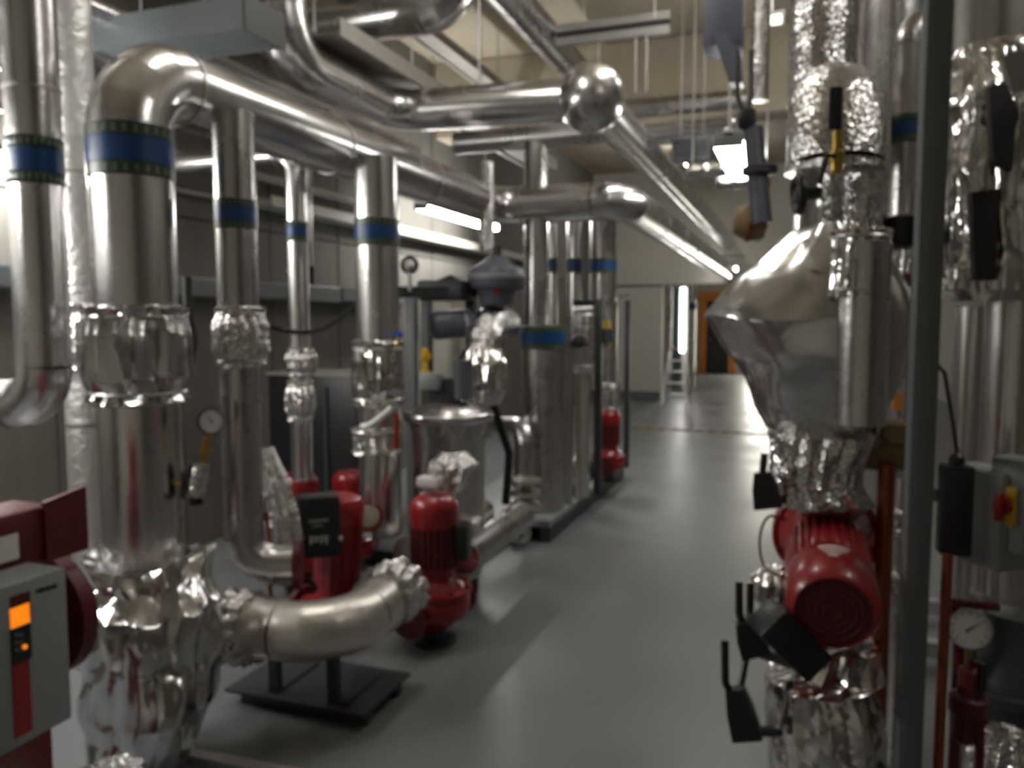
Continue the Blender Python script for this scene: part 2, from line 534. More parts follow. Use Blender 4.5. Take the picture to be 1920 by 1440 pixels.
def pump(label, loc, s=1.0, rot=(0, 0, 0), group=None, name='circulation_pump', box_side=(1, 0), foot=True, motor_m=None, nozzle=True, box=True, logo=False):
    """in-line pump, axis up: volute with two nozzles, lantern, ribbed motor, fan cowl"""
    root = thing(name, label, 'pump', loc, rot, group)
    M = motor_m or M_RED
    o = lambda g, nm, mm, **k: g.obj(nm, mm, root, local=True, **k)
    S = lambda pr: [(a * s, b * s) for a, b in pr]
    if foot:
        o(G().lathe(S([(.10, 0), (.10, .012), (.05, .02), (.05, .06)])), 'foot', M_BSTEEL)
    z0 = .06
    o(G().lathe(S([(.055, z0), (.085, z0 + .02), (.1, z0 + .05), (.15, z0 + .075), (.165, z0 + .11), (.165, z0 + .15), (.155, z0 + .165), (.12, z0 + .17)]), n=40), 'volute', M)
    if nozzle:
        for q in (-1, 1):
            g = G().cyl((0, 0, (z0 + .11) * s), (0, q * .2 * s, (z0 + .11) * s), .062 * s, .055 * s)
            no = o(g, 'nozzle', M)
            fl = G().lathe(S([(.055, .18), (.095, .182), (.095, .205), (.06, .207)]), (0, 0, (z0 + .11) * s), (0, q, 0), 30).obj('nozzle_flange', M_DRED, no, local=True)
    o(G().lathe(S([(.155, z0 + .172), (.168, z0 + .176), (.168, z0 + .2), (.15, z0 + .206)]), n=40), 'casing_flange', M)
    bolts(root, (0, 0, (z0 + .2) * s), (0, 0, 1), .15 * s, 8, .011 * s, .016 * s, M_DRED)
    o(G().lathe(S([(.14, z0 + .2), (.125, z0 + .225), (.09, z0 + .255), (.085, z0 + .29), (.11, z0 + .3), (.11, z0 + .31)]), n=40), 'lantern', M)
    o(G().lathe(S([(.104, z0 + .31), (.104, z0 + .312), (.104, z0 + .50), (.104, z0 + .502)]), n=96, ribs=24, amp=.009 * s, ribspan=((z0 + .311) * s, (z0 + .501) * s)), 'motor', M_DRED if motor_m is None else motor_m)
    o(G().lathe(S([(.112, z0 + .495), (.114, z0 + .5), (.114, z0 + .575), (.11, z0 + .6), (.095, z0 + .625), (.07, z0 + .64), (.066, z0 + .636)]), n=48), 'fan_cowl', M)
    g = G()
    for R_ in (.018, .036, .054):
        g.torus((0, 0, (z0 + .637) * s), (0, 0, 1), R_ * s, .0035 * s, 28, 6)
    gr = o(g, 'fan_grille', M_DRED)
    if box:
        bx, by = box_side
        R_ = Matrix.Rotation(math.atan2(by, bx), 3, 'Z')
        o(G().box(R_ @ Vector((.138 * s, 0, (z0 + .43) * s)), (.06 * s, .12 * s, .16 * s), R_, .008 * s), 'terminal_box', M_BLACK)
    return root

# ---------------------------------------------------------------- the room
XL, XR, YB, YF, ZC = -4.0, 2.7, 24.6, -2.6, 4.5
def struct(name, g, m, parent=None, smooth=0):
    o = g.obj(name, m, parent, smooth=smooth)
    if parent is None: o['kind'] = 'structure'
    return o
struct('floor', G().box(((XL + XR) / 2, (YB + YF) / 2, -.06), (XR - XL + .4, YB - YF + .4, .12)), M_FLOOR)
struct('ceiling', G().box(((XL + XR) / 2, (YB + YF) / 2, ZC + .08), (XR - XL + .4, YB - YF + .4, .16)), M_SLAB)
wl = struct('wall_left', G().box((XL - .1, (YB + YF) / 2, ZC / 2), (.16, YB - YF, ZC)), M_CONC)
pm = None
k = 0
while YF + k * 1.0 < 15.6:
    for z0, z1 in ((0, 2.3), (2.3, ZC)):
        yy = YF + k * 1.0
        o = G().box((XL - .01, yy + .5, (z0 + z1) / 2), (.03 + .006 * (k % 2), .988, z1 - z0 - .012), bev=.004).obj('panel', M_CONC, wl, smooth=0)
    k += 1
struct('wall_right', G().box((XR + .1, (YB + YF) / 2, ZC / 2), (.2, YB - YF, ZC)), M_CONC)
struct('wall_behind', G().box(((XL + XR) / 2, YF - .1, ZC / 2), (XR - XL, .2, ZC)), M_PAINT)
# far end: wall with a dark doorway in an orange frame and a glazed door beside it
e = at(1311, 690, 24.1); f = at(1372, 690, 24.1)
dx0, dx1 = e.x, f.x + .1
gx0, gx1 = dx1 + .35, dx1 + 1.5
struct('wall_back', G().box(((XL + dx0) / 2, YB + .1, ZC / 2), (dx0 - XL, .2, ZC)).box(((dx0 + XR) / 2, YB + .1, (2.25 + ZC) / 2), (XR - dx0, .2, ZC - 2.25))
       .box(((dx1 + gx0) / 2, YB + .1, 1.125), (gx0 - dx1, .2, 2.25)).box(((gx1 + XR) / 2, YB + .1, 1.125), (XR - gx1, .2, 2.25)), M_PAINT)
d1 = struct('door_1', G().box(((dx0 + dx1) / 2, YB + .12, 1.12), (dx1 - dx0, .05, 2.24)), M_BSTEEL)
G().box((dx0 + .09, YB - .03, 1.14), (.2, .12, 2.28), bev=.01).obj('door_frame', M_ORANGE, d1)
G().box((dx1 - .09, YB - .03, 1.14), (.2, .12, 2.28), bev=.01).obj('door_frame', M_ORANGE, d1)
G().box(((dx0 + dx1) / 2, YB - .035, 2.3), (dx1 - dx0 + .1, .13, .26), bev=.01).obj('door_header', M_ORANGE, d1)
G().cyl((dx0 + .3, YB + .09, 1.0), (dx0 + .3, YB + .01, 1.0), .02).obj('door_handle', M_GALV, d1)
d2 = struct('door_2', G().box((gx0 + .04, YB, 1.12), (.08, .1, 2.24)).box((gx1 - .04, YB, 1.12), (.08, .1, 2.24)).box(((gx0 + gx1) / 2, YB, 2.2), (gx1 - gx0, .1, .09)).box(((gx0 + gx1) / 2, YB, .06), (gx1 - gx0, .1, .12)), M_GALV)
G().box(((gx0 + gx1) / 2, YB + .02, 1.14), (gx1 - gx0 - .16, .02, 2.04)).obj('pane', M_DAY, d2, smooth=0)

PY = 15.9                                     # painted partition across the room with a wide opening
px = at(1240, 750, 16).x
wp = struct('wall_far', G().box(((XL + px) / 2, PY + .12, ZC / 2), (px - XL, .24, ZC)).box(((px + XR) / 2, PY + .12, (2.75 + ZC) / 2), (XR - px, .24, ZC - 2.75)), M_PAINT)
struct('trim_1', G().box(((XL + XR) / 2, PY + .06, 2.55), (XR - XL, .26, .52), bev=.02), M_PAINT)
struct('baseboard_far', G().box(((XL + px) / 2, PY - .02, .09), (px - XL, .05, .18)), M_GSTEEL)
struct('trim_2', G().box(((XL + XR) / 2, 8.7, 4.08), (XR - XL, .4, .84), bev=.02), M_SLAB)

# hazard tape across the floor
a, b = at(1183, 803, 11.82), at(1450, 803, 11.82)
tp = thing('hazard_tape', 'yellow and black hazard tape stuck across the grey floor', 'tape', (a.x, a.y, 0))
nn = 24
for k in range(nn):
    x0, x1 = a.x + (.2 + b.x - a.x) * k / nn, a.x + (.2 + b.x - a.x) * (k + 1) / nn
    G().prism([(x0, a.y, .001), (x1, a.y, .001), (x1 + .06, a.y + .15, .001), (x0 + .06, a.y + .15, .001)], (0, 0, .002)).obj('stripe', M_TYEL if k % 2 else M_TBLK, tp, smooth=0)

# ---------------------------------------------------------------- lamps
def luminaire(label, c, L, ax='y', wd=.14, m=None, rod=None, group=None):
    c = Vector(c)
    root = thing('fluorescent_light', label, 'light', c, group=group)
    sz = lambda a, b_, h: (b_, a, h) if ax == 'y' else (a, b_, h)
    d = Vector((0, 1, 0)) if ax == 'y' else Vector((1, 0, 0))
    G().box(c + Vector((0, 0, .04)), sz(L, wd * .4, .05), bev=.008).obj('housing', M_WHITE, root)
    G().box(c + Vector((0, 0, -.02)), sz(L - .06, wd, .07), bev=.02).obj('diffuser', m or M_TUBE, root)
    for q in (-1, 1):
        G().box(c + d * q * (L / 2 - .015), sz(.03, wd * 1.02, .1), bev=.006).obj('end_cap', M_GBOX, root)
        if rod:
            p = c + d * q * L * .35
            G().cyl(p + Vector((0, 0, .06)), (p.x, p.y, rod), .006, n=8).obj('hanger_rod', M_GALV, root)
    return root
luminaire('glaring fluorescent batten on the concrete wall behind the nearest pipes', (-3.78, 2.35, 2.38), 1.8, m=M_TUBE2)
luminaire('long glaring fluorescent batten high along the concrete wall', (-3.5, 8.1, 2.72), 2.0, m=M_TUBE2, rod=ZC)
q = at(1378, 293, 6.1)
luminaire('hanging fluorescent batten glowing beside the black ceiling valve', q, 1.25, rod=ZC, wd=.2)
q = at(1360, 503, 14.8)
luminaire('small fluorescent light under the far painted beam', q, .5, ax='x', wd=.12)
luminaire('added unseen batten low on the wall side, brightening the nearest risers', (-3.45, 1.25, 2.3), 1.5, m=M_TUBE2, rod=ZC)  # unseen batten, added to brighten the squeezed riser and streak its neighbours
luminaire('fluorescent batten near the ceiling over the left row of risers', (-1.75, 3.3, 4.25), 1.5, rod=ZC)
luminaire('fluorescent batten near the ceiling over the middle of the aisle', (-.6, 5.5, 4.3), 1.5, rod=ZC)
luminaire('fluorescent batten above the valves behind the grey post', (1.9, 2.4, 4.1), 1.5, rod=ZC)
luminaire('added hidden batten over the aisle past the tape, lighting the far wall', (-1.8, 13.2, 4.2), 1.2, rod=ZC, m=M_TUBE2)  # added behind the pipes to brighten the painted far wall
luminaire('added unseen batten tight under the ceiling, lighting the concrete beam', (.3, 6.6, 4.44), 1.2)  # out of view, added to light the face of the beam
luminaire('fluorescent batten in the room past the opening', (-.6, 19.5, 3.3), 1.5, rod=ZC)
q = at(1446, 38, 6.4)
sg = thing('emergency_light', 'small pale green emergency light under the ceiling', 'light', q)
G().box(q, (.16, .05, .07), bev=.01).obj('lens', M_GREENLED, sg)
G().box(q + Vector((0, .03, .02)), (.2, .04, .12), bev=.01).obj('housing', M_GBOX, sg)
G().cyl(q + Vector((0, .03, .07)), (q.x, q.y + .03, ZC), .008, n=8).obj('hanger_rod', M_GALV, sg)

# ---------------------------------------------------------------- overhead pipes
ZA, ZR = 2.51, 3.05
A0, A1, RA = vp(258, 200, 1062, 3.0, 147)
xr2 = at(1188, 400, 6.5).x
yS = at(1090, 372, 6.2).y
pA = pipe('thick silver clad riser bending at the top to run away down the room', [A1, (A0.x, A0.y, ZA), (A0.x, yS, ZA), (xr2, yS, ZA), (xr2, PY - .1, ZA)], RA, M_ALU, bend=.23)
zb = lambda v, u: zof(u, v, y=A0.y - .05).z
band(pA, (A0.x, A0.y, (zb(238, 240) + zb(330, 240)) / 2), RA, .185)

qb = at(1108, 184, 5.3); ZR = qb.z
K = at(735, 215, 5.65)
pR = pipe('thick silver pipe running down the room above the aisle past a round tee', [(qb.x, qb.y + .05, ZR), (qb.x, PY - .1, ZR)], .145, M_ALU, seam=1.2)
q = at(1022, 68, 7.0)
pipe('silver pipe high under the ceiling ending above the round tee', [(q.x, 3.4, q.z), (q.x, 8.5, q.z)], .145, M_ALU2, seam=1.2)
G().ball(qb, .228).rough(.006, 5, 4).obj('tee_cover', M_ALU, pR)
pQ = pipe('silver pipe from the round tee turning back over the riser run', [(qb.x - .12, qb.y, ZR), (K.x, K.y, ZR), (K.x, zof(527, 100, x=K.x).y, ZR), (K.x, zof(527, 100, x=K.x).y, ZC - .02)], .14, M_ALU, bend=.26)
F0, F1, RF = vp(1005, 285, 625, 6.35, 44)
q = at(1005, 268, 6.5)
pipe('dull silver header crossing under the round tee pipe', [(at(960, 268, 6.6).x - .4, F0.y, q.z), (at(1185, 268, 6.5).x, F0.y, q.z)], .09, M_ALU2)
HZ = q.z

tr = thing('cable_tray', 'beige edged cable tray running over the silver pipes', 'cable tray', (-2.6, 1.2, 3.2))
def tray(root, a, b, wd, h, m=M_DGALV, rung=.3):
    a, b = Vector(a), Vector(b); d = (b - a).normalized(); s = Vector((0, 0, 1)).cross(d).normalized()
    L = (b - a).length
    R_ = Matrix((s, d, Vector((0, 0, 1)))).transposed()
    for q in (-1, 1):
        g = G().box(a.lerp(b, .5) + s * q * wd / 2, (.004, L, h), R_).box(a.lerp(b, .5) + s * q * (wd / 2 - .012) + Vector((0, 0, h / 2)), (.028, L, .004), R_).box(a.lerp(b, .5) + s * q * (wd / 2 - .012) - Vector((0, 0, h / 2)), (.028, L, .004), R_)
        g.obj('side_rail', m, root, smooth=0)
    G().box(a.lerp(b, .5) - Vector((0, 0, h * .3)), (wd - .01, L, .004), R_).obj('tray_bottom', m, root, smooth=0)
def rods(root, pts, z1=None, r=.006, name='hanger_rod'):
    for p in pts:
        p = Vector(p)
        G().cyl(p, (p.x, p.y, z1 or ZC), r, n=8).obj(name, M_GALV, root)
q = at(700, 118, 5.2)
yj = zof(527, 100, x=K.x).y + .22
tray(tr, (q.x, yj, q.z), (q.x, 8.4, q.z), .3, .1)
rods(tr, [(q.x - .16, y, q.z) for y in (4.3, 5.6, 7)])
q = at(855, 108, 7.2)
t2 = thing('cable_tray', 'dull grey cable tray high between the two silver pipes', 'cable tray', (q.x, q.y, q.z))
tray(t2, (q.x, 3.2, q.z), (q.x, 8.4, q.z), .2, .08)
rods(t2, [(q.x + .1, y, q.z) for y in (4, 6.1, 7.6)])
a, b = at(1035, 62, 6.7), at(1256, 42, 6.5)
t3 = thing('strut_channel', 'double pale strut channel hanging across under the ceiling', 'channel', a)
for q in (-.055, .055):
    G().box(((a.x + b.x) / 2, b.y, b.z + q), (b.x - a.x, .06, .062)).obj('channel', M_GALV, t3, smooth=0)
G().box(((a.x + b.x) / 2, b.y + .01, b.z), (b.x - a.x, .03, .06)).obj('channel_web', M_BSTEEL, t3, smooth=0)
rods(t3, [(a.x + .25, b.y - .03, b.z + .05), (b.x - .12, b.y - .03, b.z + .05)])
q1, q2, q3 = at(1115, 60, 6.6), at(1192, 60, 6.6), at(1214, 60, 6.6)
for q in (q1, q2, q3): G().cyl((q.x, b.y, b.z - .05), (q.x, b.y, ZR + .42), .012, n=8).obj('drop_rod', M_DGALV, t3)
q = at(880, 0, 5.2); zz = at(700, 14, 5.3).z
pL = pipe('thick pale silver pipe crossing under the ceiling and bending up', [(XL + .3, q.y, zz), (q.x - .08, q.y, zz), (q.x - .08, q.y, ZC - .02)], .165, M_ALU, bend=.24)
# end of a wide tray by the big elbow
q = at(495, 42, 3.85)
t4 = thing('cable_tray', 'wide grey cable tray ending above the big silver elbow', 'cable tray', q)
e1 = at(495, 42, 3.85)
tray(t4, (e1.x - 1.1, e1.y, e1.z), (e1.x, e1.y, e1.z), .3, .15, M_GSTEEL)
G().box((e1.x + .004, e1.y, e1.z), (.012, .31, .17)).obj('end_plate', M_BSTEEL, t4)
rods(t4, [(e1.x - .35, e1.y, e1.z), (e1.x - .75, e1.y, e1.z)])

# far overhead bits to the right of the round tee
rods_later = [(pQ, [(qb.x - .8, qb.y, ZR + .13)])]
q = at(1400, 186, 8.0)
pt_ = pipe('grey pipe crossing high behind the round tee', [(at(1130, 188, 8.2).x, q.y, q.z), (q.x, q.y, q.z)], .1, M_ALU2)
rods_later.append((pt_, [(q.x - .1, q.y, q.z + .09), (q.x - 1.0, q.y, q.z + .09)]))
q = at(1385, 214, 8.2)
pu_ = pipe('slim pale pipe above the grey duct with its end bent down', [(at(1170, 218, 8.4).x, q.y, q.z), (q.x, q.y, q.z), (q.x, q.y, q.z - .3)], .055, M_ALU, bend=.1)
rods_later.append((pu_, [(q.x - .2, q.y, q.z + .05), (q.x - .9, q.y, q.z + .05)]))
for r_, ps_ in rods_later: rods(r_, ps_)
a, b = at(1215, 246, 9), at(1375, 240, 8.7)
du = thing('air_duct', 'rectangular grey duct under the slim bent pipe', 'duct', a)
G().box((a + b) / 2, (1.05, .5, .2), bev=.01).obj('duct_body', M_GALV, du)
for q in (-1, 1): G().box((a + b) / 2 + Vector((q * .5, 0, 0)), (.03, .54, .24)).obj('duct_flange', M_DGALV, du)
rods(du, [(a + b) / 2 + Vector((.3, 0, .1)), (a + b) / 2 + Vector((-.3, 0, .1))])
q = at(1297, 282, 7.2)
bx = thing('junction_box', 'dark box hanging beside the glowing batten', 'box', q)
G().box(q, (.34, .2, .2), bev=.01).obj('box_body', M_BGREY, bx); G().box(q + Vector((0, -.1, 0)), (.3, .012, .16), bev=.004).obj('box_cover', M_BSTEEL, bx)
rods(bx, [q + Vector((.1, 0, .1)), q + Vector((-.1, 0, .1))])
q = at(1320, 318, 7)
px_ = pipe('short foil pipe piece below the dark hanging box', [q - Vector((.14, 0, 0)), q + Vector((.2, 0, 0)), q + Vector((.2, 0, .33))], .075, M_FOIL, bend=.1)
rods(px_, [q + Vector((.2, 0, .3)), q + Vector((-.1, 0, .06))])
q = at(1358, 60, 5.2)
du2 = thing('air_duct', 'dark grey drop duct at the ceiling above the two black prongs', 'duct', q)
G().box((q.x, q.y, q.z + .3), (.24, .3, .85), bev=.01).obj('duct_body', M_BGREY, du2)
G().prism([at(1335, 60, 5.05), at(1385, 60, 5.05), at(1392, 155, 5.05), at(1368, 155, 5.05)], (0, .12, 0)).obj('duct_tail', M_BGREY, du2)
# ceiling valve with prongs
q = at(1402, 205, 4.6)
vv = thing('ceiling_valve', 'black ceiling valve body with two upright prongs', 'valve', q)
for u in (1383, 1408): G().sweep([at(u, 95, 4.6), at(u, 180, 4.6), at(1398, 235, 4.6)], .014, 8).obj('prong', M_BLACK, vv)
G().box(at(1400, 225, 4.6), (.1, .1, .12), bev=.02).obj('valve_body', M_BLACK, vv)
G().cyl(at(1412, 240, 4.6), at(1428, 420, 4.6), .055, .06).obj('valve_stem', M_BGREY, vv)
G().lathe([(.06, 0), (.1, .01), (.1, .05), (.06, .06)], at(1424, 330, 4.6), (0, 0, 1)).obj('flange', M_BSTEEL, vv)
hp = at(1424, 190, 4.75)
pipe('thin crinkled foil pipe dropping beside the two black prongs', [hp, (hp.x, hp.y, ZC - .02)], .05, M_CRINK, seams=False)
q = at(1407, 418, 4.7)
pmp = thing('ceiling_pump', 'rusty orange pump head hanging below the black ceiling valve', 'pump', q)
G().lathe([(.02, -.1), (.075, -.09), (.1, -.03), (.1, .03), (.075, .09), (.02, .1)], q, (1, .2, -.2)).obj('casing', M_TAN, pmp)
G().lathe([(.11, -.015), (.11, .015)], q, (1, .2, -.2)).obj('flange', M_COPPER, pmp)
G().cyl(q, at(1424, 445, 4.75), .035).obj('outlet', M_ALU, pmp)
q = at(1398, 350, 6)
px_ = pipe('foil pipe crossing below the glowing batten', [at(1345, 345, 6.0), at(1400, 342, 5.9), at(1440, 341, 5.8)], .05, M_FOIL, bend=.1)
rods(px_, [at(1436, 341, 5.81) + Vector((0, 0, .04))])

# wall run of small pipes high on the left wall
for i, (z, x) in enumerate(((3.12, -3.3), (2.98, -3.5), (2.84, -3.68), (3.24, -3.6), (2.66, -3.8))):
    pipe(['slim silver pipe along the wall, outermost of the high bundle', 'slim silver pipe along the wall, second out in the high bundle', 'slim silver pipe along the wall, third out in the high bundle',
          'slim silver pipe along the wall, topmost of the high bundle', 'slim silver pipe along the wall, lowest of the high bundle'][i],
         [(x, .6, z), (x, 6.6 + i * .1, z)], (.055, .05, .045, .05, .03)[i], M_ALU2 if i % 2 else M_ALU, group='small pipes high on the concrete wall', seam=1.6)
q = zof(500, 390, x=XL + .06)
pipe('thin pale conduit fixed along the concrete wall', [(XL + .05, 0, q.z), (XL + .05, 12, q.z)], .016, M_GALV, name='conduit', cat='conduit', seam=3)
q = zof(700, 445, x=XL + .06)
tw = thing('cable_tray', 'pale cable tray fixed along the wall under the long lamp', 'cable tray', (XL + .1, 6.5, q.z))
q = zof(800, 445, x=XL + .1)
tray(tw, (XL + .1, 5.2, q.z), (XL + .1, 12.5, q.z), .16, .08, M_CREAM)
q = zof(300, 535, x=XL + .12)
tw = thing('cable_trunking', 'blue grey cable trunking along the wall at shoulder height', 'trunking', (XL + .1, 1, q.z))
for k in range(5):
    G().box((XL + .1, .9 + k * 1.5, q.z), (.18, 1.49, .13), bev=.006).obj('trunking_section', M_GSTEEL, tw)
    G().box((XL + .195, .9 + k * 1.5, q.z), (.008, 1.47, .1)).obj('trunking_lid', M_GSTEEL, tw)

# ---------------------------------------------------------------- risers of the left row
GR = 'silver risers of the left row'
T, B, r = vp(68, -90, 790, 2.95, 95)
p0 = pipe('silver riser at the picture edge with an elbow to the wall low down', [(T.x, T.y, ZC - .02), (B.x, B.y, B.z + .06), (B.x - .7, B.y, B.z + .06)], r, M_ALU, bend=r * 1.6, group=GR)
z = zof(68, 292, y=T.y - r).z
band(p0, (T.x, T.y, z), r, .17)
T, B, r = vp(152, -60, 1130, 3.6, 72)
p0b = pipe('brightly lit silver riser squeezed between the two thick ones', [(B.x, B.y, 0), (T.x, T.y, ZC - .02)], r, M_GLARE, group=GR)
J0, J1, _ = vp(150, 568, 695, 3.6, 72)
jacket('crinkled foil jacket on the squeezed riser behind the thick one', J1, J0, r, 1.35, seed=5, m=M_CRINK)
T, B, r = vp(448, 200, 1062, 3.2, 74)
xA = A0.x
pC = pipe('bright silver riser dropping from the thick run to a low elbow', [(T.x, T.y, ZA - .1), (B.x, B.y, B.z), (B.x + .19, B.y + .1, B.z)], r, M_ALU2, bend=.13, group=GR)
G().cyl((B.x + .175, B.y + .092, B.z), (B.x + .2, B.y + .105, B.z), r * 1.3).obj('end_flange', M_DRED, pC)
band(pC, (T.x, T.y, zof(448, 397, y=T.y - r).z), r, .115)
J0, J1, _ = vp(452, 575, 690, 3.2, 74)
jacket('squat foil jacket tied round the bright riser', J1, J0, r, 1.36, seed=8, m=M_CRINK)
T, B, r = vp(560, 290, 900, 4.5, 40)
pD = pipe('slender silver riser near the wall with a small blue band', [(B.x, B.y, B.z), (T.x, T.y, T.z), (T.x - .9, T.y, T.z)], r, M_ALU, group=GR)
band(pD, (T.x, T.y, zof(560, 432, y=T.y - r).z), r, .11)
J0, J1, _ = vp(565, 652, 705, 4.5, 40)
jacket('small foil jacket high on the slender riser', J1, J0, r, 1.5, seed=9, m=M_CRINK)
J0, J1, _ = vp(563, 712, 790, 4.5, 40)
jacket('small foil jacket lower on the slender riser', J1, J0, r, 1.4, seed=10, m=M_CRINK)
T, B, r = vp(577, 300, 500, 4.65, 16)
pipe('thin bare pipe tucked behind the slender riser', [B, T, (XL + .02, T.y, T.z)], r, M_ALU, bend=.06, seams=False)
G().lathe([(.02, 0), (.035, .01), (.035, .1), (.015, .12)], B - Vector((0, 0, .105))).obj('end_valve', M_BLACK)
o = bpy.data.objects['end_valve']; top(o, 'small black valve on the end of the thin bare pipe', 'valve')
T, B, r = vp(709, 296, 1000, 4.2, 80)
pE = pipe('bright silver riser with a wide blue band and a lever valve', [(B.x, B.y, B.z), (T.x, T.y, ZA - .08)], r, M_ALU, group=GR)
band(pE, (T.x, T.y, zof(709, 432, y=T.y - r).z), r, .14)
J0, J1, _ = vp(708, 638, 762, 4.2, 80)
jacket('tall foil jacket on the bright riser with the lever valve', J1, J0, r, 1.18, seed=12, m=M_FOIL)
J0, J1, _ = vp(706, 800, 850, 4.2, 80)
jacket('short foil jacket under the lever valve', J1, J0, r, 1.1, seed=13, m=M_CRINK)

# jacket on the thick riser and the big bag at its foot
J0, J1, _ = vp(258, 572, 756, 3.0, 147)
jacket('large faceted foil jacket tied round the thick riser', J1, J0, RA, 1.24, seed=3, m=M_BAG, folds=9, fold=.09, crum=.06)
bz = lambda v: zof(290, v, y=A0.y - .2).z
c = Vector((A0.x, A0.y, 0))
off = RGT * 1.0
def sec(u, v, d, wpx, deep, fw): 
    p = at(u, v, d); return (p, wpx / 2 * d / F_PX, deep, fw)
root = thing('foil_bag', 'huge crumpled foil bag wrapped round the foot of the thick riser', 'jacket', (A0.x, A0.y, 0.0))
s_ = [sec(266, 1052, 3.0, 150, RA * 1.02, .2), sec(272, 1040, 2.98, 216, RA * 1.4, 1.5), sec(284, 1085, 2.94, 200, RA * 1.25, 1.1), sec(292, 1130, 2.92, 238, RA * 1.5, .9), sec(296, 1230, 2.9, 238, RA * 1.5, .6), sec(288, 1320, 2.88, 228, RA * 1.45, .5), sec(266, 1400, 2.86, 180, RA * 1.2, .7), sec(262, 1450, 2.84, 140, RA * .9, .8)]
gathered(s_, 11, .06, .085, 21, n=110, m=60).rough(.04, 4.2, 3, False).obj('foil_cover', M_BAG, root, smooth=28)
q = at(272, 1078, 2.96)
G().torus(q, (0, 0, 1), RA * 1.2, .006).obj('tie_wire', M_SEAM, root)
# dark stand below
q = at(262, 1450, 2.84)
G().cyl((q.x, q.y, 0), (q.x, q.y, max(q.z, .02) + .03), .09).obj('support_foot', M_BSTEEL, root)

# ---------------------------------------------------------------- low pipework and pumps of the left row
q0, q1, q2 = at(436, 1158, 3.12), at(606, 1190, 3.03), at(738, 1105, 3.5)
zz = q1.z
rl = 112 / 2 * 3.03 / F_PX
pl = pipe('low fat silver pipe bending from the foil bag to the front red pump', [(q0.x - .12, q0.y, zz), q1 + Vector((.06, 0, 0)), (q2.x, q2.y, zz - .01)], rl, M_PALE, bend=.24, seam=.16)
J = thing('flange_jacket', 'crumpled foil jacket joining the foil bag and the low fat pipe', 'jacket', (q0.x, q0.y, zz))
def hjacket(root, a, b, r, seed, m=M_CRINK, folds=11, body=1.2, fold=.07, crum=.08):
    a, b = Vector(a), Vector(b)
    g = gathered([(Vector((0, 0, 0)), r, r, .2), (Vector((0, 0, .06)), r * 1.18, r * 1.18, 1.2), (Vector((0, 0, .2)), r * 1.02, r * 1.02, .8), (Vector((0, 0, .5)), r * body, r * body, .7),
                  (Vector((0, 0, .8)), r * 1.02, r * 1.02, .8), (Vector((0, 0, .95)), r * 1.18, r * 1.18, 1.2), (Vector((0, 0, 1)), r, r, .2)], folds, fold, 0, seed, n=70, m=26)
    d = b - a; e, f = frame(d); L = d.length; dn = d.normalized()
    g.v = [a + e * p.x + f * p.y + dn * p.z * L for p in g.v]
    g.rough(crum * r, .9 / r, seed)
    return g.obj('foil_cover', m, root, smooth=26)
hjacket(J, (q0.x - .02, q0.y, zz), (at(478, 1160, 3.06).x, q0.y, zz), rl * 1.05, 31)
J = thing('flange_jacket', 'torn foil jacket between the low fat pipe and the red pump flange', 'jacket', (q2.x, q2.y, zz))
hjacket(J, (q2.x, q2.y - .1, zz), (q2.x + .005, q2.y + .06, zz), rl * 1.02, 32, folds=9)

# steel frame under the low pipe
a, b = at(592, 1262, 3.42), at(742, 1306, 3.42)
fr = thing('pipe_stand', 'dark low steel stand under the low fat silver pipe', 'stand', (a.x, a.y, 0))
sc_ = (a.x + b.x) / 2
G().box((q1.x - .22, q1.y + .3, .06), (.66, .4, .012)).obj('shade_plate', M_BSTEEL, fr)  # dark sheet standing in for the shadow on the floor
for y in (q1.y + .16, q1.y + .42): G().box((q1.x - .2, y, .025), (.6, .05, .05), bev=.006).obj('base_rail', M_BSTEEL, fr)
for x in (q1.x - .34, q1.x - .02): G().box((x, q1.y + .29, .06), (.05, .3, .03)).obj('cross_rail', M_BSTEEL, fr)
for x in (q1.x - .34, q1.x - .06):
    G().box((x, q1.y + .16, (zz - rl) / 2 + .04), (.04, .04, zz - rl - .06)).obj('leg', M_BSTEEL, fr)
# pale kerb rail on the floor in the corner of the view
a, b = at(338, 1408, 2.93), at(560, 1450, 2.78)
kr = thing('floor_rail', 'pale steel rail lying on the floor beside the foil bag', 'rail', (a.x, a.y, 0))
dd = (Vector((b.x, b.y, 0)) - Vector((a.x, a.y, 0))); L = dd.length; ang = math.atan2(dd.y, dd.x); R_ = Matrix.Rotation(ang, 3, 'Z')
mid = (a + b) / 2; mid.z = .03
G().box(mid, (L + .5, .05, .004), R_).box(mid + Vector((0, 0, .0)) + R_ @ Vector((0, .023, -.015)), (L + .5, .004, .03), R_).box(mid + R_ @ Vector((0, -.023, -.015)), (L + .5, .004, .03), R_).obj('channel', M_GALV, kr, smooth=0)

# front red pump
q = at(816, 1195, 4.0)
pz = Vector((q.x, q.y, 0.0))
sc1 = 1.12
zt = at(816, 922, 4.0).z
s1 = zt / (.06 + .64 + .0) 
s1 = (zt - .0) / .70
pump('bright red upright pump standing at the edge of the grey aisle', pz, s1, (0, 0, math.radians(-12)), box_side=(.9, .35))
# white box on top of it
q = at(806, 903, 4.1)
ab = thing('actuator_box', 'small white actuator box on the foil valve above the front red pump', 'box', q)
G().box(q, (.12, .08, .055), bev=.008).obj('box_body', M_WHITE, ab); G().cyl(q - Vector((0, 0, .02)), q + Vector((.05, 0, .075)), .02).obj('lever', M_WHITE, ab)

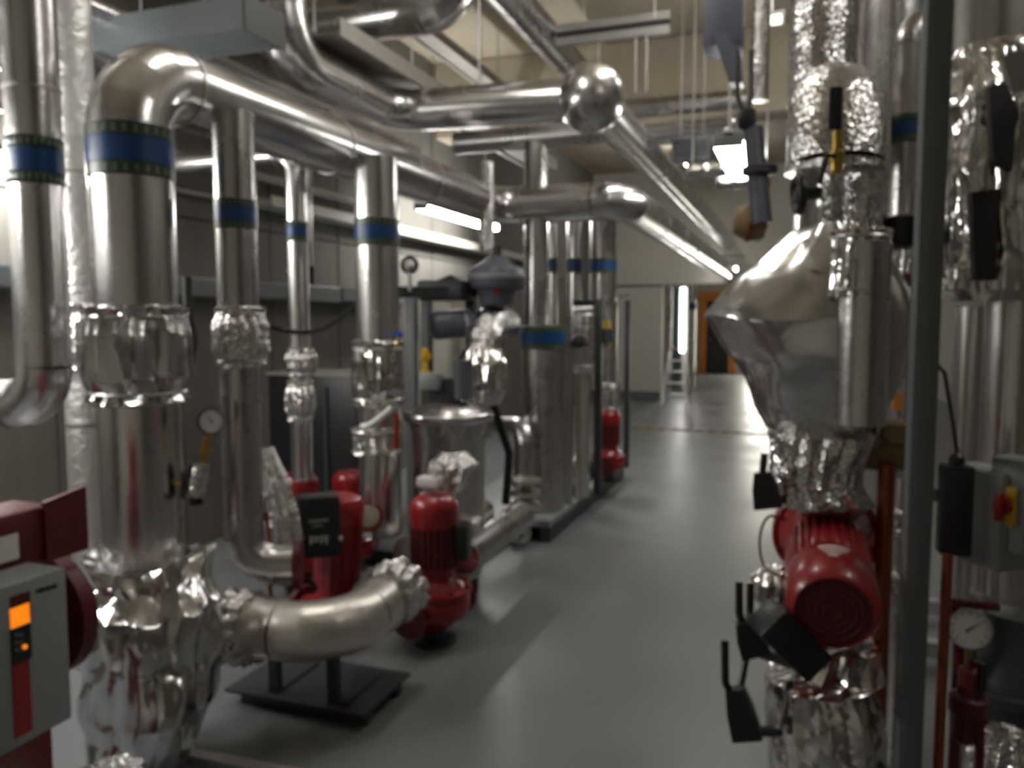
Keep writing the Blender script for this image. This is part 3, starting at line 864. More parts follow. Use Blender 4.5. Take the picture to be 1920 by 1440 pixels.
# second red pump with a black drive
q = at(606, 1120, 3.95)
zt = at(640, 918, 3.95).z
p2 = thing('circulation_pump', 'red pump carrying a big black drive box behind the low fat pipe', 'pump', (q.x, q.y, 0))
base = at(625, 1110, 3.95); base.z = .12
tilt = Vector((.12, -.05, 1)).normalized()
Hh = (zt - base.z)
G().lathe([(.06, -.12), (.09, -.1), (.13, -.02), (.15, .03), (.15, .09), (.11, .12)], base, (0, 0, 1), 40).obj('volute', M_RED, p2)
G().lathe([(.155, .0), (.165, .01), (.165, .04), (.155, .05)], base + Vector((0, 0, .05)), (0, 0, 1), 40).obj('casing_flange', M_DRED, p2)
for s_ in (-1, 1):
    g = G().cyl(base + Vector((0, 0, .03)), base + Vector((s_ * .2, -.06 * s_, .03)), .06)
    no = g.obj('nozzle', M_RED, p2)
    G().cyl(base + Vector((s_ * .2, -.06 * s_, .03)), base + Vector((s_ * .225, -.068 * s_, .03)), .1, n=30).obj('nozzle_flange', M_DRED, no)
bolts(p2, base + Vector((0, 0, .095)), (0, 0, 1), .14, 8, .011, .016, M_DRED, local=False)
G().lathe([(.1, .1), (.085, .16), (.1, .2), (.105, .22), (.105, Hh - .17), (.112, Hh - .165), (.112, Hh - .05), (.09, Hh - .01), (.05, Hh)], base, tilt, 64, ribs=16, amp=.007, ribspan=(.215, Hh - .168)).obj('motor', M_RED, p2)
c = at(600, 990, 3.68)
fd = (CAM - c); fd.z = 0; fd.normalize()
yaw = math.atan2(-fd.x, fd.y) + math.radians(8)
R_ = Matrix.Rotation(yaw, 3, 'Z')
dw, dh, dd_ = 76 * 3.68 / F_PX, 116 * 3.68 / F_PX, .13
db = G().box(c - R_ @ Vector((0, dd_ / 2, 0)), (dw, dd_, dh), R_, .012).obj('drive_unit', M_BLACK, p2)
db['label'] = 'black drive box with grey print'
g = G()
fw = lambda x, z: c + R_ @ Vector((-x, .002, z))
for x, ww, hh, z in ((-.006, .085, .012, .035), (-.01, .05, .007, .012)):
    g.box(fw(x, z), (ww, .004, hh), R_)
g.obj('maker_print', mat('grey_print', (.25, .25, .25), .5), db, smooth=0)
g = G()
for x in (-.032, .016):
    g.box(fw(x - .012, -.055), (.006, .004, .04), R_).box(fw(x + .006, -.042), (.03, .004, .006), R_).box(fw(x + .006, -.058), (.03, .004, .006), R_)
g.box(fw(.028, -.065), (.006, .004, .03), R_).box(fw(-.012, -.05), (.006, .004, .02), R_)
g.obj('display_digits', mat('display_print', (.55, .55, .57), .4), db, smooth=0)
G().cyl(at(636, 1010, 3.66), at(642, 1010, 3.66), .012).obj('knob', M_GBOX, db)

# third red pump peeping behind
q = at(560, 890, 4.75)
pump('dark red pump deep in the row beyond the slender riser', (q.x, q.y, 0), q.z / .69, box=False)
q = at(655, 885, 5.0)
pump('dark red pump half hidden behind the lever valve riser', (q.x, q.y, 0), q.z / .69, box=False)

# lower-left pump with the grey drive, at the picture edge
xb = at(124, 1200, 2.15).x
def onx(u, v, x): return zof(u, v, x=x)
c1, c2, c3, c4 = onx(124, 1062, xb), onx(126, 1352, xb), onx(0, 1112, xb), onx(0, 1425, xb)
y1 = c1.y; y0 = y1 - .27
z1 = (c1.z + 0) ; z0 = c2.z
p3 = thing('circulation_pump', 'red pump with a grey drive box and glowing amber screen', 'pump', (xb - .2, (y0 + y1) / 2, 0))
db = G().box((xb - .07, (y0 + y1) / 2, (z0 + z1) / 2), (.14, y1 - y0, z1 - z0), bev=.008).obj('drive_unit', M_GBOX, p3)
db['label'] = 'grey drive box with red strip and amber screen'
def face(u0, v0, u1, v1, m, nm, par, dx=.002):
    a, b = onx(u0, v0, xb), onx(u1, v1, xb)
    return G().box((xb + dx / 2, (a.y + b.y) / 2, (a.z + b.z) / 2), (dx, abs(b.y - a.y), abs(a.z - b.z)), bev=.0).obj(nm, m, par, smooth=0)
face(18, 1120, 57, 1158, M_DRED, 'red_strip', db, .003)
face(18, 1142, 55, 1178, M_SCREEN, 'screen', db, .004)
kp = face(18, 1180, 58, 1232, M_BLACK, 'keypad', db, .0045)
kk = face(20, 1234, 60, 1368, M_RED, 'red_strip', db, .003)
a_ = onx(43, 1212, xb)
G().cyl((xb + .004, a_.y, a_.z), (xb + .009, a_.y, a_.z), .006, n=14).obj('indicator_lamp', M_SCREEN, db)
g = G()
for i in range(3):
    for j in range(2):
        a_ = onx(28 + 9 * j, 1190 + 14 * i, xb); g.cyl((xb + .004, a_.y, a_.z), (xb + .008, a_.y, a_.z), .005, n=10)
g.obj('keypad_buttons', M_GSTEEL, db)['kind'] = 'stuff'
g = G()
for i in range(6):
    a_ = onx(70 + 6.6 * i, 1108 - 1.9 * i, xb); g.box((xb + .001, a_.y, a_.z), (.003, .008, .012 if i % 2 else .009))
g.obj('maker_print', M_INK, db, smooth=0)
# red body behind
G().box((xb - .23, y1 - .12, z1 + .06), (.16, .44, .16), bev=.02).obj('terminal_cover', M_DRED, p3)
e_ = at(118, 970, 2.45)
G().prism([(xb - .14, y1 + .06, z1 - .02), (xb - .14, y1 + .2, z1 - .02), (xb - .14, y1 + .2, z1 + .17), (xb - .14, y1 + .06, z1 + .15)], (-.012, 0, 0)).obj('lifting_plate', M_DRED, p3, smooth=0)
mc = Vector((xb - .27, y1 + .06, (z0 + z1) / 2))
G().lathe([(.02, -.14), (.13, -.13), (.15, -.05), (.15, .26), (.13, .29), (.02, .3)], mc - Vector((0, .25, 0)), (0, 1, 0), 64, ribs=16, amp=.01, ribspan=(-.04, .25)).obj('motor', M_DRED, p3)
G().lathe([(.1, 0), (.19, .01), (.19, .06), (.12, .08), (.12, .12)], mc + Vector((0, .05, 0)), (0, 1, 0), 40).obj('casing_flange', M_DRED, p3)
G().box((mc.x, mc.y - .1, (mc.z - .12) / 2), (.12, .3, mc.z - .12), bev=.01).obj('foot', M_DRED, p3)
a_ = onx(8, 1030, xb - .15)
G().box((xb - .149, a_.y - .02, a_.z), (.004, .12, .07)).obj('rating_plate', M_WHITE, p3, smooth=0)
J = thing('flange_jacket', 'crumpled foil bundle on the floor below the grey drive box', 'jacket', (xb + .02, y1 - .1, 0))
gathered([(Vector((xb - .02, y1 - .03, 0.02)), .1, .1, .4), (Vector((xb - .02, y1 - .02, .12)), .19, .2, .8), (Vector((xb + .0, y1, .26)), .17, .2, .9), (Vector((xb + .05, y1 + .05, .34)), .09, .11, .8)], 9, .08, .12, 41, n=80, m=30).obj('foil_cover', M_CRINK, J, smooth=26)

# gauge with brass cock and foil stub between the risers
q = at(396, 790, 2.95)
gg = gauge('small pressure gauge on a brass cock beside the thick riser', q, CAM - q + RGT * .9, 24 * 2.95 / F_PX, at(380, 868, 2.98), mcase=M_BLACK, needle=2.2)
G().cyl(at(382, 862, 2.98), at(388, 822, 2.97), .014).obj('cock', M_BRASS, gg)
G().box(at(386, 846, 2.96), (.04, .018, .012), Matrix.Rotation(.5, 3, 'Z')).obj('cock_handle', M_BRASS, gg)
a_ = at(378, 870, 2.98)
b_ = at(368, 930, 2.98)
sg = thing('foil_stub', 'small foil wrapped stub with a black plug under the brass cock', 'pipe', b_)
G().sweep([b_, b_.lerp(a_, .5), a_], [.034, .036, .03], 20).rough(.004, 40, 2).obj('foil_cover', M_CRINK, sg)
q_ = at(356, 905, 3.0)
G().lathe([(.015, -.07), (.03, -.05), (.032, .04), (.012, .07)], q_, (.1, 0, 1)).obj('plug', M_BLACK, sg)
G().cyl(b_ + Vector((0, 0, -.03)), b_ + Vector((0, 0, .01)), .026).obj('plug_cap', M_BLACK, sg)
G().cyl(q_, a_.lerp(b_, .5), .012).obj('link', M_BLACK, sg)
gx = at(340, 905, 3.0)
G().cyl(q_, (A0.x + RA * .8, A0.y, q_.z), .01).obj('branch', M_BRASS, sg)

# black cable sag, thin rail, black hook
pts = [at(505, 612, 4.0).lerp(at(668, 572, 4.3), t) - Vector((0, 0, .08 * math.sin(PI * t))) for t in [i / 14 for i in range(15)]]
o = G().sweep(pts, .012, 8).obj('black_cable', M_RUB); top(o, 'black cable sagging between two bright risers', 'cable')
o = G().sweep([at(350, 520, 3.5), at(352, 590, 3.5), at(362, 640, 3.5), at(356, 680, 3.5)], .022, 10).obj('black_hose', M_RUB); top(o, 'black hose hanging behind the thick riser jacket', 'hose')
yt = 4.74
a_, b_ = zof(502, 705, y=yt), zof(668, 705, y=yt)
tk = thing('shade_block', 'added dark block for the deep shade behind the slender riser, with a thin pale top edge', 'shade block', ((a_.x + b_.x) / 2, yt + .25, 0))  # added block standing in for deep shade on the lower wall
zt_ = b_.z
G().box(((a_.x + b_.x) / 2, yt + .25, zt_ / 2 + .03), (b_.x - a_.x, .5, zt_ - .07), bev=.015).obj('shade_body', M_BLACK, tk)
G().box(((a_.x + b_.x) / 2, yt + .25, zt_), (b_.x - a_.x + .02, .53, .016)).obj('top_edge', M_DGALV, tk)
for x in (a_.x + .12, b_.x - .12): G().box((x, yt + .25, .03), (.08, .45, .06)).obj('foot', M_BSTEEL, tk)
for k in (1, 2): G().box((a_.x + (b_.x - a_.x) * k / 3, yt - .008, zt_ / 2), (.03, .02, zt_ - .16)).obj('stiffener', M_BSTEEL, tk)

# thin copper sensing line with a valve
root = thing('capillary_tube', 'thin rusty copper line with a small round valve by the black drive', 'pipe', at(515, 1130, 3.3))
G().sweep([at(500, 960, 3.35), at(506, 1010, 3.32), at(510, 1060, 3.3), at(506, 1100, 3.28), at(510, 1140, 3.25)], .009, 8).obj('tube', M_COPPER, root)
G().torus(at(518, 1060, 3.28), CAM - at(518, 1060, 3.28), .032, .009).obj('wheel', M_COPPER, root)
G().cyl(at(518, 1060, 3.3), at(517, 1060, 3.24), .018).obj('valve_body', M_GALV, root)
# foil cone draped between the bright riser and the second pump
root = thing('foil_drape', 'limp foil sleeve hanging beside the bright riser elbow', 'jacket', at(520, 1000, 3.5))
gathered([(at(500, 838, 3.6), .03, .03, .5), (at(515, 900, 3.6), .06, .05, 1), (at(525, 960, 3.6), .085, .06, 1), (at(530, 1010, 3.6), .09, .07, 1), (at(528, 1035, 3.6), .05, .04, .6)], 9, .12, .12, 51, m=24).obj('foil_cover', M_CRINK, root, smooth=26)
q = at(492, 950, 3.35)
root = thing('drain_valve', 'small steel drain valve on the low elbow of the bright riser', 'valve', q)
G().cyl(q - Vector((.0, 0, .04)), q + Vector((0, 0, .03)), .018).obj('valve_body', M_GALV, root); G().ball(q + Vector((.0, 0, .04)), .022, 16, 10).obj('cap', M_GALV, root); G().cyl(q - Vector((0, 0, .05)), q - Vector((0, 0, .02)), .025).obj('collar', M_BLACK, root)

# lever valve on the bright riser
root = thing('lever_valve', 'silver lever handle slanting across the bright riser', 'valve', at(705, 790, 3.98))
G().sweep([at(680, 800, 4.0), at(690, 800, 3.97), at(706, 790, 3.96), at(735, 766, 3.98)], .018, 10).obj('handle', M_WHITE, root)
G().cyl(at(737, 764, 4.0), at(737, 764, 4.16), .03).obj('spindle', M_GALV, root)
G().sweep([at(742, 758, 4.05), at(744, 800, 4.05), at(742, 842, 4.05)], .014, 8).obj('red_bracket', M_RED, root)
q = at(747, 627, 4.05)
root = thing('vent_cock', 'tiny valve with a bright blue handle beside the bright riser', 'valve', q)
G().box(q, (.05, .02, .025), Matrix.Rotation(.4, 3, 'Z'), .006).obj('handle', M_BLUEP, root); G().cyl(q - Vector((0, 0, .06)), q, .01).obj('stem', M_BRASS, root)
G().cyl(q - Vector((0, 0, .055)), (pE.location.x + .08, pE.location.y, q.z - .055), .009).obj('branch', M_BRASS, root)

# stub pipe ends behind the black drive
q = at(690, 968, 4.0)
root = thing('capped_pipe', 'cream pipe end with a rusty rim beside the black drive box', 'pipe', q)
dv = (CAM - q).normalized()
G().cyl(q - dv * .35, q, .065).obj('pipe_body', M_PALE, root); G().torus(q, dv, .068, .012).obj('rim', M_COPPER, root); G().lathe([(.062, 0), (.05, .015), (.01, .018)], q, dv).obj('end_cap', M_CREAM, root)
q = at(706, 880, 4.2)
a_, b_ = at(702, 850, 4.05), at(700, 945, 4.05)
pipe('short pale pipe length under the lever valve', [b_, a_], .056, M_ALU, seams=False)
q = at(765, 1040, 4.05)
pipe('low cream pipe running back beside the front red pump', [(q.x, q.y, q.z), (q.x, q.y + 1.0, q.z)], .085, M_PALE, seam=.5)
a_, b_ = at(868, 1075, 4.2), at(915, 945, 5.3)
pipe('low dull pipe running back along the aisle past the front red pump', [(a_.x, a_.y, .36), (a_.x, a_.y + .95, .36)], .09, M_ALU2, seam=.55)

# ---------------------------------------------------------------- heat exchanger skids
ps = at(1060, 1010, 5.75)
qe = at(1182, 898, 8.05)
xe = -1.66
sk = thing('equipment_skid', 'long grey skid plinth with dark posts beside the aisle', 'skid', (xe - .5, 6.8, 0))
yk0, yk1 = ps.y - .02, qe.y + .1
G().box((xe - .45, (yk0 + yk1) / 2, .13), (.9, yk1 - yk0, .05), bev=.005).obj('deck', M_GBOX, sk)
for x in (xe - .04, xe - .86): G().box((x, (yk0 + yk1) / 2, .052), (.08, yk1 - yk0, .104)).obj('side_rail', M_BSTEEL, sk)
def post(u, v, dd, nm='post', h=None, wd=.06):
    p = at(u, v, dd); h = h or zof(u, 562, y=p.y).z
    G().box((p.x, p.y, (.155 + h) / 2), (wd, wd, h - .155), bev=.004).obj(nm, M_BSTEEL, sk)
    return p, h
pa, ha = post(1122, 700, 6.6); pb_, hb = post(1176, 700, 7.8, wd=.05)
def bar(root, a, b, wd, m=M_BSTEEL, nm='beam'):
    a, b = Vector(a), Vector(b); e, g2 = frame(b - a)
    cs = [e * i * wd / 2 + g2 * j * wd / 2 for i, j in ((-1, -1), (1, -1), (1, 1), (-1, 1))]
    return G().rings([[a + q for q in cs], [b + q for q in cs]]).obj(nm, m, root, smooth=0)
bar(sk, (pa.x, pa.y, ha - .02), (pb_.x, pb_.y, ha + .05), .05)
bar(sk, at(1078, 568, 6.75), (pa.x, pa.y, ha - .03), .05)
bar(sk, (pa.x, pa.y, zof(1122, 865, y=pa.y).z), (at(1062, 945, 6.5).x, pa.y - .1, .16), .05, nm='brace')
qy = zof(1138, 640, y=pa.y + .25)
lv = G().box((qy.x, qy.y, qy.z), (.05, .04, .09)).box((qy.x, qy.y, qy.z + .13), (.05, .04, .09)).obj('warning_label', M_YELLOW, sk)
bar(sk, (pa.x, pa.y, qy.z + .05), (qy.x, qy.y, qy.z + .05), .12, M_BSTEEL, 'label_plate')
cw = at(975, 1000, 5.7)
root = thing('pipe_end', 'round foil covered pipe end low at the corner of the grey skid', 'pipe', cw)
dv = Vector((.3, -1, .05)).normalized()
G().lathe([(.075, -.5), (.075, -.02), (.07, 0), (.01, .012)], cw, dv).obj('end_cover', M_CRINK, root)
G().torus(cw, dv, .07, .012).obj('rim', M_GALV, root); G().lathe([(.02, 0), (.018, .03)], cw, dv).obj('hub', M_BSTEEL, root)

# risers of the skid
root = pipe('grey silver riser rising from the twin banded pipes', [F1 - Vector((0, 0, .02)), (F0.x, F0.y, HZ - .05)], RF, M_ALU2)
T, B, r = vp(1018, 655, 938, 6.1, 78)
B.z = .158
pt = pipe('broad silver pipe with a very dark blue band at its top', [B, (T.x, T.y, T.z + .18)], r, M_ALU2)
band(pt, (T.x, T.y, zof(1018, 634, y=T.y - r).z), r * 1.02, .17)
T2, B2, r2 = vp(1058, 640, 938, 6.3, 34)
B2.z = .158
pipe('narrow silver pipe beside the broad banded one', [B2, T2], r2, M_ALU2)
for u, v0, v1, dd, wp_, lab in ((1036, 398, 620, 7.3, 18, 'thinnest bright riser of the far trio'), (1077, 398, 590, 7.2, 28, 'middle bright riser of the far trio'), (1130, 392, 570, 7.0, 52, 'stout bright riser of the far trio')):
    T, B, r = vp(u, v0, v1, dd, wp_)
    rr = pipe(lab, [B, (T.x, T.y, zof(u, 370, y=T.y).z), (T.x + .01, T.y + .9, zof(u, 370, y=T.y).z)], r, M_ALU, group='far trio of risers')
    band(rr, (T.x, T.y, zof(u, 497, y=T.y - r).z), r, .13)
T, B, r = vp(1092, 575, 700, 6.4, 46)
jacket('grey foil jacket with a dark valve on it beside the dark blue band', B, T, r * .8, 1.2, seed=61, m=M_CRINK)
q = at(1085, 640, 6.2)
root = thing('butterfly_valve', 'dark round valve hub on the grey foil jacket', 'valve', q)
G().lathe([(.05, 0), (.055, .01), (.05, .04), (.015, .05)], q, CAM - q).obj('hub', M_BSTEEL, root); G().sweep([q, at(1105, 648, 6.15)], .012, 8).obj('lever', M_BSTEEL, root)
T, B, r = vp(1092, 700, 935, 6.5, 26)
B.z = .158
pipe('pale pipe dropping under the grey foil jacket', [B, T], r, M_PALE)
q = at(1140, 880, 7.2)
zt = at(1140, 768, 7.2).z
pump('far red pump behind the second dark skid post', (q.x, q.y, .16), (zt - .16) / .7, box=False, foot=True)
T, B, r = vp(1143, 728, 770, 7.2, 40)
jacket('bright crumpled foil jacket on top of the far red pump', B, T + Vector((0, 0, .05)), r * .85, 1.2, seed=66, m=M_CRINK)
T, B, r = vp(1142, 570, 735, 7.25, 30)
pipe('silver pipe feeding the far red pump', [B, T], r, M_ALU)
q = at(1085, 885, 6.7)
root = thing('flange_jacket', 'crumpled foil lump low behind the skid brace', 'jacket', (q.x, q.y, .16))
gathered([(Vector((q.x, q.y, .16)), .05, .05, .5), (Vector((q.x, q.y, .3)), .12, .12, 1), (Vector((q.x, q.y, .42)), .1, .1, 1), (Vector((q.x, q.y, .5)), .05, .05, 1)], 9, .1, .14, 67, m=24).obj('foil_cover', M_CRINK, root, smooth=26)
q = at(985, 800, 5.6)
pipe('dull pipe elbow turning down beside the broad banded pipe', [at(960, 808, 5.9) + Vector((-.2, .2, 0)), at(985, 802, 5.75), at(980, 930, 5.75)], .075, M_ALU2, bend=.12)
q = at(985, 930, 5.6)
root = thing('pipe_flanges', 'stack of cream flanges under the dull pipe elbow', 'flange', (q.x, q.y, .16))
for k in range(3): G().lathe([(.07, 0), (.11, .005), (.11, .035), (.07, .04)], (q.x, q.y, .3 + .08 * k), (0, 0, 1)).obj('flange', M_PALE, root)
G().cyl((q.x, q.y, .15), (q.x, q.y, .3), .05).obj('pedestal', M_BSTEEL, root)
o = G().sweep([at(925, 760, 4.9), at(938, 800, 4.95), at(955, 850, 5.0), at(952, 900, 5.0), at(948, 945, 5.0)], .026, 10).obj('black_hose', M_RUB); top(o, 'thick black hose drooping beside the foil drum', 'hose')

# second skid: dark frame, cream panel, drum
rk = thing('equipment_rack', 'dark steel frame with a cream back panel behind the bright riser', 'frame', at(800, 900, 5.2))
f0, f1 = at(772, 560, 4.95), at(882, 560, 5.2)
for u, dd in ((772, 4.95), (800, 5.5), (884, 5.3)):
    p = at(u, 560, dd); G().box((p.x, p.y, p.z / 2 + .01), (.065, .065, p.z - .02), bev=.004).obj('post', M_GSTEEL if u < 780 else M_BSTEEL, rk)
p, q = at(752, 548, 4.93), at(890, 548, 5.2)
bar(rk, p, q, .07)
bar(rk, at(772, 548, 4.95), at(800, 548, 5.55), .07)
c = at(838, 650, 5.75)
G().box(c, (.34, .03, .66), bev=.008).obj('back_panel', M_CREAM, rk)
G().box(at(838, 545, 5.2), (.32, .25, .13), bev=.02).obj('head_box', M_BSTEEL, rk)
G().prism([at(810, 528, 5.1), at(845, 515, 5.1), at(872, 528, 5.1)], (0, .15, 0)).obj('head_hood', M_BSTEEL, rk)
for v in (668, 702):
    q = at(796, v, 4.95)
    G().lathe([(.02, 0), (.034, .006), (.034, .03), (.02, .036)], q, Vector((.8, -.6, 0)), 20).obj('yellow_knob', M_YELLOW, rk)
G().box(at(797, 685, 4.97), (.03, .03, .22)).obj('yellow_bracket', M_YELLOW, rk)
q = at(768, 497, 4.9)
root = thing('air_vent', 'little round steel air vent on the dark frame', 'valve', q)
G().torus(q, CAM - q, .045, .012).obj('ring', M_BSTEEL, root); G().ball(q - Vector((0, 0, .01)), .036, 16, 10).obj('body', M_GALV, root); G().cyl(q - Vector((0, 0, .16)), q - Vector((0, 0, .03)), .012).obj('stem', M_GALV, root)
q, q2 = at(810, 612, 5.1), at(880, 605, 5.2)
root = thing('grey_cylinder', 'fat grey cylinder lying across the cream panel', 'vessel', q)
dv = (q2 - q).normalized()
G().lathe([(.02, -.02), (.075, 0), (.09, .03), (.09, .26), (.07, .27)], q, dv).obj('shell', M_BGREY, root); G().lathe([(.093, .2), (.093, .215)], q, dv).obj('strap', M_GALV, root)
hp = at(925, 590, 5.1)
pipe('thick crumpled foil elbow under the round grey actuator', [at(905, 745, 5.0), at(912, 608, 5.05), at(912, 608, 5.05) + Vector((-.1, .6, 0))], .115, M_CRINK, bend=.15, rough=.008, seams=False)
root = thing('valve_jacket', 'ragged foil jacket low on the crumpled foil elbow', 'jacket', at(905, 745, 5.0))
gathered([(at(905, 760, 4.95), .1, .1, .6), (at(905, 730, 4.95), .15, .15, 1), (at(902, 680, 4.95), .15, .14, 1), (at(904, 655, 4.98), .11, .11, .8)], 9, .09, .12, 71, m=26).obj('foil_cover', M_FOIL, root, smooth=26)
q = at(932, 545, 5.15)
root = thing('round_actuator', 'wide round grey actuator head with a small red dot', 'actuator', q)
G().lathe([(.06, -.11), (.11, -.09), (.12, -.03), (.13, 0), (.175, .02), (.185, .05), (.185, .11), (.17, .14), (.11, .17), (.06, .21), (.05, .22)], q, (0, 0, 1), 40).obj('housing', M_BGREY, root)
G().lathe([(.187, .07), (.19, .075), (.19, .1), (.187, .105)], q, (0, 0, 1), 40).obj('rim_band', M_GBOX, root)
G().cyl(q + Vector((0, 0, .21)), q + Vector((0, 0, .29)), .03).obj('knob', M_BSTEEL, root)
G().cyl(q - Vector((0, 0, .25)), q - Vector((0, 0, .1)), .045).obj('neck', M_BSTEEL, root)
fdv = (CAM - q); fdv.z = 0; fdv.normalize()
G().cyl(q + fdv * .1 - Vector((0, 0, .005)), q + fdv * .14 - Vector((0, 0, .005)), .022).obj('red_indicator', M_RED, root)
T, B, r = vp(912, 380, 470, 6.0, 28)
pipe('bright foil pipe glaring above the round grey actuator', [B, (B.x, B.y, T.z + .3)], r, M_CRINK, seams=False)
q = at(842, 900, 4.65)
dr = thing('foil_drum', 'broad foil drum with a shiny dished rim behind the front red pump', 'vessel', (q.x, q.y, 0))
zr = at(842, 778, 4.65).z; rd = 150 / 2 * 4.65 / F_PX
G().lathe([(rd * .8, .12), (rd * .86, .2), (rd * .9, zr - .1), (rd * .95, zr - .07), (rd * .96, zr - .02), (rd, zr)], (q.x, q.y, 0), (0, 0, 1), 48).obj('shell', M_ALU2, dr)
G().torus((q.x, q.y, zr), (0, 0, 1), rd * .99, .032, 48, 12).obj('rim', M_ALU, dr)
G().lathe([(rd * .97, zr - .005), (rd * .8, zr + .05), (rd * .4, zr + .085), (.01, zr + .09)], (q.x, q.y, 0), (0, 0, 1), 48, caps=False).obj('dished_lid', M_ALU2, dr)
for k in range(3):
    a_ = 2 * PI * k / 3 + .6
    G().cyl((q.x + rd * .6 * math.cos(a_), q.y + rd * .6 * math.sin(a_), 0), (q.x + rd * .6 * math.cos(a_), q.y + rd * .6 * math.sin(a_), .16), .03).obj('leg', M_BSTEEL, dr)
root = thing('valve_block', 'dark valve block standing on the dished drum lid', 'valve', (q.x, q.y, zr + .09))
G().box((q.x - .02, q.y, zr + .15), (.16, .12, .13), bev=.015).obj('block', M_BSTEEL, root); G().cyl((q.x + .09, q.y, zr + .1), (q.x + .09, q.y, zr + .32), .06).obj('column', M_GSTEEL, root)
G().box((q.x - .08, q.y - .05, zr + .2), (.13, .1, .1), bev=.02).obj('cover', M_GBOX, root)
root = thing('flange_jacket', 'lumpy foil jacket between the drum and the front red pump', 'jacket', at(840, 920, 4.3))
gathered([(at(838, 925, 4.25), .06, .06, .5), (at(840, 900, 4.25), .12, .1, 1), (at(848, 870, 4.25), .12, .1, 1), (at(850, 845, 4.25), .06, .06, .8)], 9, .1, .14, 72, m=24).obj('foil_cover', M_CRINK, root, smooth=26)
q = at(912, 985, 5.4)
root = thing('base_block', 'dark concrete base block under the foil drum and pipes', 'block', (q.x, q.y, 0))
o = G().box((q.x - .45, q.y + .1, .05), (.9, 1.0, .1), bev=.01).obj('block_body', M_BSTEEL, root)

# step ladder by the far wall
q = at(1268, 752, 15.2)
ld = thing('step_ladder', 'small aluminium step ladder standing by the far painted wall', 'ladder', (q.x, q.y, 0))
hL = zof(1268, 655, y=q.y).z
for s_ in (-1, 1):
    bar(ld, (q.x + s_ * .22, q.y - .3, 0), (q.x + s_ * .15, q.y, hL), .035, M_GALV, 'stile')
    bar(ld, (q.x + s_ * .22, q.y + .35, 0), (q.x + s_ * .15, q.y + .03, hL), .03, M_GALV, 'back_leg')
for k in range(4):
    t = .2 + .2 * k
    G().box((q.x, q.y - .3 * (1 - t), hL * t), (.4 - .12 * t, .1, .025)).obj('step', M_GALV, ld)
G().box((q.x, q.y, hL), (.34, .16, .03)).obj('top_plate', M_RED, ld)
# upright pipes beyond the opening
for u, dd, r, mm, lab in ((1254, 17.5, .07, M_ALU2, 'dull riser just inside the far opening'), (1297, 19, .09, M_ALU, 'silver riser inside the far opening beside the orange frame')):
    p = at(u, 600, dd)
    rr = pipe(lab, [(p.x, p.y, 0), (p.x, p.y, ZC)], r, mm)
    if u > 1290: band(rr, (p.x, p.y, zof(u, 574, y=p.y).z), r, .16)
p = at(1280, 600, 18)
lp = thing('upright_light', 'upright glowing light strip inside the far opening', 'light', (p.x, p.y, .9))
za, zb_ = zof(1280, 660, y=p.y).z, zof(1280, 540, y=p.y).z
G().box((p.x, p.y, (za + zb_) / 2), (.085, .06, zb_ - za), bev=.01).obj('diffuser', M_TUBE, lp); G().box((p.x, p.y + .05, (za + zb_) / 2), (.18, .05, zb_ - za + .04)).obj('housing', M_GALV, lp)
G().box((p.x, p.y + .05, za / 2), (.06, .05, za)).obj('post', M_GALV, lp)
q = at(1268, 590, 19.5)
o = G().box((q.x, q.y, 1.2), (.3, .05, 2.4)).obj('teal_panel', mat('teal_panel', (.12, .22, .23), .5)); 
top(o, 'teal panel standing inside the far opening', 'panel')

# ---------------------------------------------------------------- right-hand valves and pump
# grey post
a = at(1757, 60, 1.72); 
po = thing('grey_post', 'square grey steel post standing close in front of the foil pipes', 'post', (a.x, a.y, 0))
Rp = Matrix.Rotation(math.radians(6), 3, 'Z')
G().box((a.x, a.y, ZC / 2), (.052, .052, ZC - .01), Rp, .004).obj('post_body', M_GSTEEL, po)
G().box((a.x, a.y, .006), (.14, .14, .012), Rp).obj('base_plate', M_GSTEEL, po)
G().box((a.x, a.y, ZC - .006), (.14, .14, .012), Rp).obj('head_plate', M_GSTEEL, po)

# riser with the foil elbow and the pump
X1 = at(1620, 600, 2.3)
E = at(1568, 190, 2.3)
pe = pipe('fat crinkled foil elbow turning down from above at the valve stack', [(E.x, E.y, zof(1568, 325, y=E.y).z), (E.x, E.y, E.z + .02), (E.x, E.y + 1.6, E.z + .02), (E.x, E.y + 1.6, ZC - .02)], .135, M_CRINK, bend=.2, rough=.008, seams=False)
T, B, r = vp(1540, -120, 150, 2.95, 112)
pipe('crinkled foil riser going up behind the fat elbow', [(T.x, T.y, E.z + .17), (T.x, T.y, ZC - .02)], r, M_CRINK, rough=.006, seams=False)
T, B, r = vp(1676, -120, 210, 3.35, 118)
pipe('dull silver riser behind the fat elbow next to the grey post', [(T.x, T.y, .0), (T.x, T.y, ZC - .02)], r, M_ALU2)
T, B, r = vp(1697, 95, 480, 2.6, 50)
pb = pipe('slim silver pipe with a blue band just beside the grey post', [B, (T.x, T.y, zof(1697, 40, y=T.y).z), (T.x + .5, T.y + .5, zof(1697, 40, y=T.y).z)], r, M_ALU2)
band(pb, (T.x, T.y, zof(1697, 238, y=T.y - r).z), r, .09)
T, B, r = vp(1693, 540, 780, 2.6, 44)
pq = pipe('slim pinkish silver pipe lower beside the grey post', [(B.x, B.y, B.z - .5), T], r, M_ALU)
J0, J1, _ = vp(1694, 455, 540, 2.6, 44)
j = jacket('small foil jacket with red showing beside the grey post', J1, J0, r, 1.35, seed=81, m=M_CRINK)
G().cyl(at(1690, 518, 2.5), at(1690, 536, 2.5), .04, n=20).obj('red_flange', M_DRED, j)
q = at(1683, 752, 2.558)
root = thing('valve_tag', 'tiny orange tag on the slim pinkish pipe', 'tag', q)
